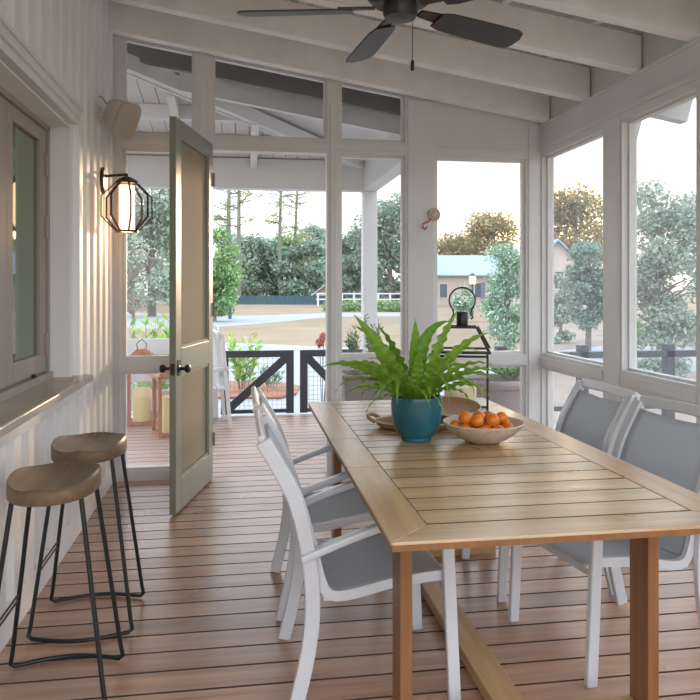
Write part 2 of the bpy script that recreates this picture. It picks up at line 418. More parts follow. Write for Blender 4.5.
# right wall
w = MB(); XF, XK = WR, WR + .10
OPEN = [(4.376, 5.335), (3.405, 4.139), (2.30, 3.17), (1.19, 2.06), (.08, .95)]
posts = [(5.335, 5.37)] + [(OPEN[i + 1][1], OPEN[i][0]) for i in range(4)] + [(-.1, .08)]
for a, c in posts: w.box((XF, a, 0), (XK, c, 2.45))
w.box((XF, -.1, 2.452), (XK, 5.36, 2.70)); w.box((XF + .02, -.1, 2.70), (XK, 5.36, 3.02))
for a, c in OPEN:
    w.box((XF + .001, a - .012, .775), (XK - .001, c + .012, .89)); w.box((XF + .001, a - .012, 0), (XK - .001, c + .012, .085))
struct('wall_right', w, 'white', 'white framed screen wall along the right side of the porch', 'wall')
t = MB()
for a, c in posts[1:]:
    t.box((XF - .012, a + .03, 0), (XF + .01, c - .03, 2.50))
t.box((XF - .018, -.1, 2.50), (XF + .01, 5.33, 2.535)); t.box((XF - .02, -.1, 2.685), (XF + .01, 5.33, 2.705))
for a, c in OPEN: t.box((XF - .012, a, .80), (XF + .005, c, .865))
struct('trim_3', t, 'white', bevel=.004)
def rwin(n, y0, y1, z0, z1, label):
    f = MB(); a = .016; xa, xb = XF + .04, XF + .08
    f.box((xa, y0, z0), (xb, y0 + a, z1)); f.box((xa, y1 - a, z0), (xb, y1, z1)); f.box((xa, y0 + a, z0), (xb, y1 - a, z0 + a)); f.box((xa, y0 + a, z1 - a), (xb, y1 - a, z1))
    o = struct('window_%d' % n, f, 'white', label, 'window')
    p = MB(); xc = XF + .07; p.add([(xc, y0 + .01, z0 + .01), (xc, y1 - .01, z0 + .01), (xc, y1 - .01, z1 - .01), (xc, y0 + .01, z1 - .01)], [(0, 1, 2, 3)]); p.build('pane', 'screen', o)
for i, nm in enumerate(('next to the porch corner', 'behind the near sling chairs', 'third from the porch corner', 'fourth from the porch corner', 'fifth from the porch corner')):
    rwin(n, OPEN[i][0], OPEN[i][1], .89, 2.452, 'tall side screen ' + nm); n += 1
    rwin(n, OPEN[i][0], OPEN[i][1], .085, .775, 'low side screen ' + nm); n += 1

# rafters, purlins, ceiling
RH = .215
tn = 4
for yb in [5.215, 4.57, 3.935, 3.36, 2.76, 2.15, 1.55, .95, .35, -.25]:
    r = MB(); x0, x1 = -1.0, WR + .01; a, c = yb - .0, yb + .085
    r.hexa([(x0, a, zr(x0)), (x1, a, zr(x1)), (x1, c, zr(x1)), (x0, c, zr(x0))], [(x0, a, zr(x0) + RH), (x1, a, zr(x1) + RH), (x1, c, zr(x1) + RH), (x0, c, zr(x0) + RH)])
    struct('trim_%d' % tn, r, 'cream', 'white painted roof rafter', 'beam', bevel=.004); tn += 1
pl = MB(); X = -.75
while X < 2.4:
    z = zr(X) + RH; pl.box((X, -.4, z - .004), (X + .05, YB, z + .034)); X += .56
struct('trim_%d' % tn, pl, 'cream', 'narrow roof battens above the rafters', 'beam'); tn += 1
c = MB(); X = -1.15
while X < 3.2:
    X2 = min(X + .135, 3.21); z0, z1 = zr(X) + RH + .034, zr(X2) + RH + .034
    c.hexa([(X, -.4, z0), (X2 - .006, -.4, z1), (X2 - .006, 6.05, z1), (X, 6.05, z0)], [(X, -.4, z0 + .03), (X2 - .006, -.4, z1 + .03), (X2 - .006, 6.05, z1 + .03), (X, 6.05, z0 + .03)])
    X = X2
struct('ceiling', c, 'rawplank', 'whitewashed ceiling planks above the rafters', 'ceiling')
rf = MB(); z0, z1 = zr(-1.3) + RH + .07, zr(3.24) + RH + .07
rf.hexa([(-1.3, -.45, z0), (3.24, -.45, z1), (3.24, 6.08, z1), (-1.3, 6.08, z0)], [(-1.3, -.45, z0 + .05), (3.24, -.45, z1 + .05), (3.24, 6.08, z1 + .05), (-1.3, 6.08, z0 + .05)])
struct('roof', rf, 'darkgrey', 'porch roof covering', 'roof')
# rafter tails past the right wall
rt = MB()
for yb in [5.215, 4.57, 3.935, 3.36, 2.76, 2.15, 1.55, .95]:
    x0, x1 = WR + .09, 3.16
    rt.hexa([(x0, yb, zr(x0)), (x1 - .06, yb, zr(x1)), (x1 - .06, yb + .085, zr(x1)), (x0, yb + .085, zr(x0))], [(x0, yb, zr(x0) + RH), (x1, yb, zr(x1) + RH), (x1, yb + .085, zr(x1) + RH), (x0, yb + .085, zr(x0) + RH)])
struct('trim_%d' % tn, rt, 'outwhite', 'rafter tails under the eave outside', 'beam'); tn += 1

# ------------------------------------------------------------------ OUTER PORCH
ow = MB()
def beamX(x0, x1, Y0, Y1, zb0, zb1, h):
    mb = MB(); mb.hexa([(x0, Y0, zb0), (x1, Y0, zb1), (x1, Y1, zb1), (x0, Y1, zb0)], [(x0, Y0, zb0 + h), (x1, Y0, zb1 + h), (x1, Y1, zb1 + h), (x0, Y1, zb0 + h)]); return mb
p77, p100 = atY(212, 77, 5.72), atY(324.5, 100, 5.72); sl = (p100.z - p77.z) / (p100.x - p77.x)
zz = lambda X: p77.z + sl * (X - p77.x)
o = struct('trim_%d' % tn, beamX(-1.1, 1.75, 5.70, 5.75, zz(-1.1), zz(1.75), .40), 'darkgrey', 'dark grey roof board outside the transoms', 'beam'); tn += 1  # roof board painted plain dark grey
q1, q2 = atY(235, 103.5, 6.05), atY(324.5, 121.6, 6.05); sl2 = (q2.z - q1.z) / (q2.x - q1.x)
z2 = lambda X: q1.z + sl2 * (X - q1.x)
struct('trim_%d' % tn, beamX(-.5, 1.50, 5.98, 6.05, z2(-.5), z2(1.5), .22), 'outwhite', 'pale outer rafter behind the transoms', 'beam'); tn += 1
XC, YC, ZB, ZT = 1.45, 8.0, 2.51, 2.845
b = MB(); b.box((-3.4, YC - .08, ZB), (XC + .08, YC + .08, ZT)); b.box((XC - .08, YB + .1, ZB), (XC + .08, YC - .08, ZT))
struct('porch_beam', b, 'outwhite', 'white outer porch beam over the gate', 'beam', bevel=.004)
for nmx, X in (('c', XC), ('l', -3.2)):
    c = MB(); c.box((X - .08, YC - .08, -.45), (X + .08, YC + .08, ZB)); struct('porch_column', c, 'outwhite', 'white square column at the outer porch corner', 'column', bevel=.005)
# porch ceiling: front slope planked
HS = .15
def zf(Y): return ZT + HS * (YC - Y)
c = MB(); X = -3.4
while X < XC - .1:
    x1 = X + .128
    def lim(xx): return max(YB + .15, YC - (XC - xx))      # hip line
    lim = lambda xx: max(5.80, YC - (XC - xx))
    ya, yb2 = lim(X), lim(x1)
    c.hexa([(X, ya, zf(ya)), (x1, yb2, zf(yb2)), (x1, YC + .4, zf(YC + .4)), (X, YC + .4, zf(YC + .4))], [(X, ya, zf(ya) + .03), (x1, yb2, zf(yb2) + .03), (x1, YC + .4, zf(YC + .4) + .03), (X, YC + .4, zf(YC + .4) + .03)])
    X = x1 + .006
struct('porch_ceiling', c, 'outwhite', 'white planked ceiling of the outer porch', 'ceiling')
c = MB()
for Y in (6.55, 7.25): c.box((-3.4, Y, zf(Y) - .13), (XC - (YC - Y) - .02, Y + .09, zf(Y) - .005))
for X in (-.62, .1):
    y0 = YC - (XC - X)
    y0 = max(y0, 6.1); c.hexa([(X, y0, zf(y0) - .12), (X + .07, y0, zf(y0) - .12), (X + .07, YC, zf(YC) - .12), (X, YC, zf(YC) - .12)], [(X, y0, zf(y0) - .004), (X + .07, y0, zf(y0) - .004), (X + .07, YC, zf(YC) - .004), (X, YC, zf(YC) - .004)])
struct('trim_%d' % tn, c, 'outwhite', 'white porch ceiling joists', 'beam'); tn += 1
h = MB(); h.bar((XC, YC, zf(YC) - .05), (XC - 2.36, YC - 2.36, zf(YC - 2.36) - .05), .10, .12); h.bar((XC - .06, YC, zf(YC) - .1), (XC - 2.42, YC - 2.36, zf(YC - 2.36) - .1), .03, .03)
struct('trim_%d' % tn, h, 'outwhite', 'white diagonal hip rafter of the outer porch', 'beam'); tn += 1
orf = MB(); orf.hexa([(-3.6, 6.0, zf(6.0) + .04), (XC + .3, 6.0, zf(6.0) + .04), (XC + .3, YC + .5, zf(YC + .5) + .04), (-3.6, YC + .5, zf(YC + .5) + .04)], [(-3.6, 6.0, zf(6.0) + .10), (XC + .3, 6.0, zf(6.0) + .10), (XC + .3, YC + .5, zf(YC + .5) + .10), (-3.6, YC + .5, zf(YC + .5) + .10)])
struct('porch_roof', orf, 'outwhite', 'outer porch roof deck', 'roof')
# ------------------------------------------------------------------ GROUND
g = MB(); g.box((-150, -60, GZ - .2), (200, 260, GZ)); struct('ground', g, 'lawn', 'tan winter lawn beyond the porch', 'lawn')
def patch(name, pts, z, mat, label, cat):
    mb = MB(); vs = [(p.x, p.y, z) for p in pts]; n_ = len(vs); mb.add(vs + [(a, b_, z - .03) for a, b_, _ in vs], [tuple(range(n_)), tuple(range(2 * n_ - 1, n_ - 1, -1))] + [(i, (i + 1) % n_, n_ + (i + 1) % n_, n_ + i) for i in range(n_)]); return struct(name, mb, mat, label, cat)
G = lambda x, y: atZ(x, y, GZ)
patch('driveway', [G(-250, 326), G(60, 327), G(150, 329), G(212, 327.5), G(260, 324), G(300, 320), G(330, 317), G(420, 316), G(420, 312.5), G(330, 313), G(260, 315.5), G(212, 316), G(120, 312), G(-250, 312)], GZ + .012, 'drive', 'pale gravel driveway curving across the lawn', 'driveway')
patch('path', [Vector((-8, 8.05, 0)), Vector((9, 8.05, 0)), G(420, 350), G(330, 347), G(290, 345.5), G(215, 342.5), G(60, 341)], GZ + .012, 'drive', 'pale path just outside the gate', 'path')
patch('mulch_bed', [G(214, 400), G(280, 400), G(296, 396), G(300, 388), G(275, 384), G(230, 383), G(205, 388)], GZ + .05, 'mulch', 'reddish pine mulch bed along the path', 'bed')
patch('bare_ground', [Vector((3.2, 4, 0)), Vector((16, 4, 0)), Vector((24, 16, 0)), Vector((30, 34, 0)), Vector((16, 34, 0)), Vector((8, 20, 0)), Vector((4.2, 9, 0))], GZ + .02, 'dirt', 'brown bare ground right of the porch', 'ground')
patch('side_drive', [G(560, 352), G(600, 347), G(640, 346), G(720, 352), G(760, 372), G(640, 374)], GZ + .035, 'drive', 'pale gravel strip beyond the side rail', 'driveway')

# ------------------------------------------------------------------ PLANTS (outside)
def rnd_unit(R):
    z = R.uniform(-1, 1); a = R.uniform(0, 2 * PI); q = math.sqrt(1 - z * z); return Vector((q * math.cos(a), q * math.sin(a), z))
def leaves(mb, blobs, n, size, R, aspect=.55, shell=.55, up=0):
    tot = sum(b[3] * b[4] * b[5] for b in blobs)
    for bx, by, bz, rx, ry, rz_ in blobs:
        for _ in range(max(3, int(n * rx * ry * rz_ / tot))):
            d = rnd_unit(R); t = (shell + (1 - shell) * R.random())
            p = Vector((bx + d.x * rx * t, by + d.y * ry * t, bz + d.z * rz_ * t))
            a = rnd_unit(R); a.z += up; a.normalize()
            c = a.cross(rnd_unit(R)).normalized(); s = size * R.uniform(.6, 1.3)
            mb.add([p - a * s * .5, p + c * s * aspect * .5 - a * s * .08, p + a * s * .5, p - c * s * aspect * .5 - a * s * .08], [(0, 1, 2, 3)])
def crown_blobs(R, rad, h, n, z0):
    out = []
    for i in range(n):
        t = R.random(); a = R.uniform(0, 2 * PI); rr = rad * math.sqrt(R.random()) * .72 * (1 - .55 * abs(t - .4))
        b = rad * R.uniform(.28, .5); out.append((rr * math.cos(a), rr * math.sin(a), z0 + t * (h - z0 - b * .6) + b * .3, b, b, b * R.uniform(.6, .9)))
    return out
LN, LS = 2.4, .62
def tree(name, label, px, d, ytop, wpx, n, leaf, mat, seed, group=None, ybot=None, bark='bark', nb=14, cat='tree', trunk=.03, size=1, bare=False):
    R = random.Random(seed); loc = at(px, d, GZ); h = EYE + (HY - ytop) / F * d - GZ; rad = wpx / 2 / F * d
    t = thing(name, label, cat, loc, 0, group)
    z0 = (EYE + (HY - ybot) / F * d - GZ) if ybot else h * .2
    fm = MB(); leaves(fm, crown_blobs(R, rad, h, int(nb * 1.5), z0), int(n * LN), leaf * LS, R, .6, .3); fm.build('foliage', mat, t)
    tm = MB(); r = h * trunk
    tm.tube([(0, 0, -.1), (R.uniform(-.02, .02) * h, 0, h * .3), (R.uniform(-.03, .03) * h, 0, h * .62), (0, 0, h * .9)], [r, r * .75, r * .45, r * .1], 7)
    for k in range(9 if not bare else 26):
        a = R.uniform(0, 2 * PI); zb = h * R.uniform(.25, .7); L = rad * R.uniform(.5, .95)
        tm.tube([(0, 0, zb), (math.cos(a) * L * .5, math.sin(a) * L * .5, zb + L * .35), (math.cos(a) * L, math.sin(a) * L, zb + L * R.uniform(.3, .9))], [r * .4, r * .22, r * .07], 5)
    tm.build('trunk', bark, t)
    return t
def pine(label, px, d, ytop, seed, group, wpx=46):
    R = random.Random(seed); loc = at(px, d, GZ); h = EYE + (HY - ytop) / F * d - GZ; rad = wpx / 2 / F * d
    t = thing('pine_tree', label, 'tree', loc, 0, group)
    tm = MB(); r = h * .014; bend = R.uniform(-.02, .02) * h
    tm.tube([(0, 0, -.1), (bend, 0, h * .4), (0, 0, h * .75), (-bend, 0, h)], [r, r * .85, r * .6, r * .15], 7)
    blobs = []
    for k in range(26):
        zb = h * R.uniform(.4, .98); a = R.uniform(0, 2 * PI); L = rad * R.uniform(.4, 1.1)
        e = (math.cos(a) * L, math.sin(a) * L, zb + L * R.uniform(-.1, .45)); tm.tube([(0, 0, zb), (e[0] * .6, e[1] * .6, zb + L * .12), e], [r * .3, r * .2, r * .08], 5)
        b = rad * R.uniform(.18, .36); blobs.append((e[0], e[1], e[2], b * 2, b * 2, b * .9))
    fm = MB(); leaves(fm, blobs, 2200, .42 * d / 100, R, .25, .1); fm.build('foliage', 'lf_pine', t); tm.build('trunk', 'barkp', t)
GT = 'trees behind the driveway'
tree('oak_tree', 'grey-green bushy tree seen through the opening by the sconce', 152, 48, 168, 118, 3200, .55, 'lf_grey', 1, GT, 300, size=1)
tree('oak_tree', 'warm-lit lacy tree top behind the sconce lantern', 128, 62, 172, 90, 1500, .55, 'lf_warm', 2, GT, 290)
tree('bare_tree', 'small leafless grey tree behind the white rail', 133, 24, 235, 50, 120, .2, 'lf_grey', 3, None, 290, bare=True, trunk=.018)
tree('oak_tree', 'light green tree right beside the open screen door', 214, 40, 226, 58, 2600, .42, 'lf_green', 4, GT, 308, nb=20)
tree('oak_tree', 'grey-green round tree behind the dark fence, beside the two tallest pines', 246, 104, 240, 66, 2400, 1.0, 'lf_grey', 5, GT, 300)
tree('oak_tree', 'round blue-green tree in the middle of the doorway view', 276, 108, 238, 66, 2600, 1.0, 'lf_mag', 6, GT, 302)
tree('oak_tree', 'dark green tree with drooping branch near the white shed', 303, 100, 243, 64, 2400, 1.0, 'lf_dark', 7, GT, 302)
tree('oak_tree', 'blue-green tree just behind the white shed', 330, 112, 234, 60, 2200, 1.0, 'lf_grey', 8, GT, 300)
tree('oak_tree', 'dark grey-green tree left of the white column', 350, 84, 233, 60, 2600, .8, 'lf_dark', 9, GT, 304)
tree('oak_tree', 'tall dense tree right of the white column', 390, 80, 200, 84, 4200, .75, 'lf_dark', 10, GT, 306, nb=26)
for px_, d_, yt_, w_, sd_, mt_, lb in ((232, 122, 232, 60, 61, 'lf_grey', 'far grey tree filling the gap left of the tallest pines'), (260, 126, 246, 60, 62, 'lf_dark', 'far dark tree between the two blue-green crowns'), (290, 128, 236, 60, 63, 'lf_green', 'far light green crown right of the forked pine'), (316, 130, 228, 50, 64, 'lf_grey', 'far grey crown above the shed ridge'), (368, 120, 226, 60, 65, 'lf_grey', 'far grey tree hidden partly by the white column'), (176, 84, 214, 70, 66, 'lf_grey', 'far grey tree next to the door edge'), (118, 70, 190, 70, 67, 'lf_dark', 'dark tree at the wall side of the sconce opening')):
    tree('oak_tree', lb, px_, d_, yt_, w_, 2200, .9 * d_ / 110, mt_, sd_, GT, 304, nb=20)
pine('thick pine trunk nearest the screen door', 229, 96, 120, 11, 'pines above the tree line')
pine('second pine from the screen door, heavy with needles', 239, 92, 125, 12, 'pines above the tree line', 60)
pine('slim pine with bare fork in the middle of the doorway', 281, 100, 150, 13, 'pines above the tree line')
pine('thinnest pine, nearest the door post', 297, 105, 160, 14, 'pines above the tree line', 44)
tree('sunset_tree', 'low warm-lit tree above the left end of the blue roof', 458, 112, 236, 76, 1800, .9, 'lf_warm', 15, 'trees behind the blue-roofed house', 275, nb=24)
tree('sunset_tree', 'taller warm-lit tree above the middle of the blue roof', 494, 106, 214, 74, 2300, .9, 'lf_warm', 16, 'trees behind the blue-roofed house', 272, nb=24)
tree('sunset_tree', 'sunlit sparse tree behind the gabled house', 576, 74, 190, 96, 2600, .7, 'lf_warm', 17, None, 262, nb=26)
tree('magnolia_tree', 'glossy-leaved magnolia at the corner screen, in front of the house', 508, 17, 246, 62, 2800, .15, 'lf_mag', 18, None, 350, nb=40)
tree('shrub', 'soft grey-green shrub below the gabled house', 560, 24, 276, 46, 1900, .2, 'lf_grey', 19, None, 345, cat='shrub')
tree('small_tree', 'small dark tree with leaning trunk in the corner side screen', 588, 19, 240, 60, 2000, .2, 'lf_dark', 20, None, 325, nb=22)
tree('airy_tree', 'large airy grey-green tree filling the near side screen', 661, 14.5, 184, 104, 4200, .16, 'lf_grey', 21, None, 345, nb=30, trunk=.02, bare=True)
tree('airy_tree', 'grey-green tree at the right edge of the photo', 716, 20, 190, 70, 2200, .2, 'lf_grey', 22, None, 350, nb=20)
tree('shrub', 'low green shrub behind the side rail', 662, 11.5, 352, 60, 1200, .10, 'lf_grey', 23, None, 385, cat='shrub')
tree('shrub', 'thin upright shrub beside the near side post', 633, 10.5, 318, 20, 500, .09, 'lf_green', 24, None, 370, cat='shrub')
tree('shrub', 'green shrub behind the lantern, in front of the far house', 462, 40, 283, 30, 900, .3, 'lf_mag', 25, None, 320, cat='shrub')
def upright(label, px, py, d, hpx, wpx, n, mat, seed, leaf, name='leafy_shrub', group=None):
    R = random.Random(seed); base = at(px, d, EYE + (HY - py) / F * d); h = hpx / F * d; w_ = wpx / 2 / F * d
    t = thing(name, label, 'shrub', base, 0, group); sm = MB(); fm = MB()
    for k in range(n):
        a = R.uniform(0, 2 * PI); q = w_ * math.sqrt(R.random()); H_ = h * R.uniform(.55, 1.0); e = Vector((math.cos(a) * q, math.sin(a) * q, H_)); s0 = Vector((e.x * .3, e.y * .3, 0))
        sm.tube([s0, s0.lerp(e, .5) + Vector((0, 0, H_ * .06)), e], [.006, .005, .002], 4)
        for j in range(16):
            p = s0.lerp(e, .2 + .8 * j / 15); dv = rnd_unit(R); dv.z = abs(dv.z) * .8 + .25; dv.normalize(); c = dv.cross(Vector((0, 0, 1)).lerp(rnd_unit(R), .5)).normalized(); L = leaf * R.uniform(.7, 1.2)
            fm.add([p, p + dv * L * .5 + c * L * .17, p + dv * L, p + dv * L * .5 - c * L * .17], [(0, 1, 2, 3)])
    fm.build('foliage', mat, t); sm.build('stem', 'bark', t); return t
upright('bright yellow-green shrub in the mulch bed behind the gate', 243, 389, 12.6, 54, 30, 18, 'lf_lime', 30, .16)
upright('small blue-green shrub in the mulch bed near the gate post', 272, 388, 12.8, 22, 26, 10, 'lf_mag', 31, .12)
upright('yellow-green leafy plant behind the white rail by the wood lanterns', 150, 428.7, 9.4, 108, 50, 44, 'lf_lime', 32, .17)
upright('low green shrub clump beside the driveway left of the lawn', 222, 318, 40, 8, 26, 10, 'lf_green', 33, .3)
hd = thing('hedge', 'low clipped hedge in front of the white paddock rail', 'hedge', (0, 0, GZ)); R = random.Random(40); fm = MB()
bl = []
for k in range(16):
    p = at(328 + k * 5.6, 58, 0); bl.append((p.x, p.y, .35, .5, .5, .55))
leaves(fm, bl, 2600, .28, R); fm.build('foliage', 'lf_green', hd)
# ------------------------------------------------------------------ far things
fn = thing('plank_fence', 'long dark plank fence under the far trees', 'fence', at(270, 85, GZ)); fm = MB()
p0, p1 = at(205, 86, GZ), at(330, 84, GZ); c0 = Vector(fn.location)
k = 0
while k < 60:
    q = p0.lerp(p1, k / 60) - c0; q2 = p0.lerp(p1, (k + .93) / 60) - c0; fm.hexa([(q.x, q.y, 0), (q2.x, q2.y, 0), (q2.x, q2.y + .1, 0), (q.x, q.y + .1, 0)], [(q.x, q.y, 1.05), (q2.x, q2.y, 1.05), (q2.x, q2.y + .1, 1.05), (q.x, q.y + .1, 1.05)]); k += 1
fm.build('plank_panel', 'fence', fn)
def house(name, label, x0, x1, d, depth, wallz, ridgez, wallm, wins, gable_front=False, cat='house', roofm='roof'):
    a, b_ = at(x0, d, GZ), at(x1, d, GZ); w_ = (b_ - a).length; ang = math.atan2(b_.y - a.y, b_.x - a.x)
    t = thing(name, label, cat, a, ang); w = MB(); w.box((0, 0, 0), (w_, depth, wallz))
    r = MB()
    if gable_front:
        w.add([(0, 0, wallz), (w_, 0, wallz), (w_ / 2, 0, ridgez), (0, depth, wallz), (w_, depth, wallz), (w_ / 2, depth, ridgez)], [(0, 1, 2), (5, 4, 3), (0, 2, 5, 3), (1, 4, 5, 2), (0, 3, 4, 1)])
        for s in (0, 1):
            xa = -.5 if s == 0 else w_ + .5; zz_ = wallz - .5 * (ridgez - wallz) / (w_ / 2)
            r.hexa([(xa, -.4, zz_ + .02), (w_ / 2, -.4, ridgez + .02), (w_ / 2, depth, ridgez + .02), (xa, depth, zz_ + .02)], [(xa, -.4, zz_ + .2), (w_ / 2, -.4, ridgez + .2), (w_ / 2, depth, ridgez + .2), (xa, depth, zz_ + .2)])
    else:
        for s in (0, 1):
            ya, yb_ = (-.6, depth / 2) if s == 0 else (depth + .6, depth / 2)
            r.hexa([(-.6, ya, wallz - .1), (w_ + .6, ya, wallz - .1), (w_ + .6, yb_, ridgez), (-.6, yb_, ridgez)], [(-.6, ya, wallz + .05), (w_ + .6, ya, wallz + .05), (w_ + .6, yb_, ridgez + .15), (-.6, yb_, ridgez + .15)])
    w.build('wall', wallm, t); r.build('roof', roofm, t)
    for (u0, u1, z0, z1) in wins:
        f = MB(); f.box((u0 * w_ - .12, -.08, z0 - .12), (u1 * w_ + .12, .05, z1 + .12)); f_ = f.build('window_frame', 'sidingw', t)
        g_ = MB(); g_.box((u0 * w_, -.1, z0), (u1 * w_, -.06, z1)); g_.build('pane', 'pane', f_)
    return t, w_
hs, hw = house('house', 'long beige house with blue metal roof behind the lantern', 424, 545, 80, 9, 3.4, 5.7, 'siding', [(.13, .19, .9, 2.4), (.42, .47, .9, 2.5), (.66, .71, .9, 2.5), (.86, .91, .9, 2.5)])
for u in (.385, .485, .63, .735):
    s = MB(); s.box((u * hw - .25, -.1, .8), (u * hw + .25, 0, 2.6)); s.build('shutter', 'shutter', hs)
house('house', 'pale gabled house under the setting sun, beside the corner post', 528, 586, 56, 8, 3.4, 5.6, 'sidingw', [(.28, .42, 1.9, 3.2), (.46, .60, 1.9, 3.2)], True)
house('shed', 'small white-roofed shed beyond the door post', 315, 343, 88, 5, 1.3, 2.6, 'siding', [(.1, .6, .3, 1.0)], True, 'shed', 'outwhite')
# white paddock rail
pr = thing('paddock_fence', 'white post and rail fence in front of the far trees', 'fence', at(360, 76, GZ)); c0 = Vector(pr.location)
for k in range(9):
    q = at(318 + k * 12, 76, GZ) - c0; m = MB(); m.box((q.x - .09, q.y - .09, 0), (q.x + .09, q.y + .09, 1.45)); m.build('post', 'outwhite', pr)
for z in (.75, 1.35):
    m = MB(); m.bar(at(316, 76, z) - Vector((c0.x, c0.y, 0)), at(420, 76, z) - Vector((c0.x, c0.y, 0)), .06, .14); m.build('rail', 'outwhite', pr)
# lamp post
lp = thing('lamp_post', 'glowing lamp post in front of the beige house', 'lamp post', at(472.5, 44, GZ)); m = MB(); m.tube([(0, 0, 0), (0, 0, 2.15)], .06, 8); m.build('pole', 'gate', lp)
m = MB(); m.box((-.17, -.17, 2.15), (.17, .17, 2.65)); m.build('lamp_glass', 'glow', lp, .03); m = MB(); m.lathe([(.24, 2.65), (.22, 2.7), (.05, 2.85)], 10); m.build('cap', 'gate', lp)
# letter box post near drive
mp = thing('mail_post', 'dark slim post standing at the driveway edge', 'post', G(230, 319)); m = MB(); m.box((-.1, -.1, 0), (.1, .1, 1.9)); m.build('post_shaft', 'fence', mp, .02); m = MB(); m.box((-.16, -.3, 1.5), (.16, .3, 1.85)); m.build('letter_box', 'gate', mp, .05)

# ------------------------------------------------------------------ porch things outside
# gate panels: dark frame, brace and wire mesh
def gate(label, x0, x1, flip):
    t = thing('porch_gate', label, 'gate', (0, YC - .03, 0)); h = .715; b_ = .06
    for nm, (a, c) in dict(top_rail=((x0, -.022, h - .075), (x1, .022, h)),).items():
        m = MB(); m.box(a, c); m.build(nm, 'gate', t, .003)
    m = MB(); m.box((x0, -.02, .02), (x1, .02, .06)); m.build('bottom_rail', 'gate', t, .003)
    for xa in (x0, x1 - .085):
        m = MB(); m.box((xa, -.022, .012), (xa + .085, .022, h - .075)); m.build('stile', 'gate', t, .003)
    p, q = ((x0 + .05, 0, .04), (x1 - .06, 0, h - .06)) if not flip else ((x1 - .05, 0, .04), (x0 + .06, 0, h - .06))
    m = MB(); m.bar(p, q, .09, .03, (0, 1, 0)); m.build('brace', 'gate', t, .003)
    m = MB(); X = x0 + .1
    while X < x1 - .09: m.tube([(X, .028, .05), (X, .028, h - .05)], .0022, 4); X += .052
    z = .1
    while z < h - .08: m.tube([(x0 + .04, .028, z), (x1 - .04, .028, z)], .0022, 4); z += .052
    m.build('wire_panel', 'wire', t)
gate('dark gate leaf with rising brace seen through the doorway', -.22, .585, False)
gate('dark gate leaf half behind the door post', .655, 1.36, True)
# side rail outside the right wall
t = thing('deck_railing', 'dark railing outside the right screens', 'railing', (0, 7.15, 0)); xs = [2.7, 3.62, 4.62, 5.6]
for x in xs:
    m = MB(); m.box((x - .05, -.05, GZ + .001), (x + .05, .05, .80)); m.build('post', 'gate', t, .004)
m = MB(); m.box((2.6, -.05, .66), (5.8, .05, .73)); m.build('rail', 'gate', t, .004)
m = MB(); m.box((2.6, -.03, .1), (5.8, .03, .15)); m.build('rail', 'gate', t, .004)
# white board rail left
t = thing('board_rail', 'white wide-board railing behind the wood lanterns', 'railing', (0, YC - .05, 0))
for z0, z1 in ((.69, .86), (.40, .58), (.08, .30)):
    m = MB(); m.box((-3.1, -.02, z0), (-.36, .02, z1)); m.build('board', 'outwhite', t, .003)
for x in (-3.1, -1.75, -.42):
    m = MB(); m.box((x - .05, -.0, .001), (x + .05, .06, .84)); m.build('post', 'outwhite', t, .003)
# white newel post + rocking chair
t = thing('newel_post', 'white post with rounded top beside the open screen door', 'post', (-.29, 7.86, 0))
m = MB(); m.box((-.045, -.045, 0), (.045, .045, .93)); m.build('shaft', 'outwhite', t, .004); m = MB(); m.lathe([(.045, .93), (.052, .95), (.045, .985), (.02, 1.01)], 12); m.build('finial', 'outwhite', t)
t = thing('porch_chair', 'white slatted porch chair mostly behind the open door', 'chair', (-.36, 7.45, 0), math.radians(8))
def pc(nm, a, c): m = MB(); m.bar(a, c, .035, .055, (0, 1, 0)); m.build(nm, 'outwhite', t, .004)
for s in (-1, 1):
    pc('leg', (-.24, s * .25, 0), (-.24, s * .25, .56)); pc('leg', (.22, s * .25, 0), (.14, s * .25, .95)); pc('armrest', (-.28, s * .25, .57), (.2, s * .25, .60))
m = MB()
for k in range(5): m.box((-.26 + k * .09, -.25, .385), (-.185 + k * .09, .25, .405))
m.build('seat', 'outwhite', t, .003); m = MB()
for k in range(5): m.bar((.16, -.2 + k * .1, .42), (.10, -.2 + k * .1, .95), .012, .07, (1, 0, 0))
m.build('backrest', 'outwhite', t); m = MB(); m.box((.09, -.27, .90), (.12, .27, .97)); m.build('top_rail', 'outwhite', t, .004)
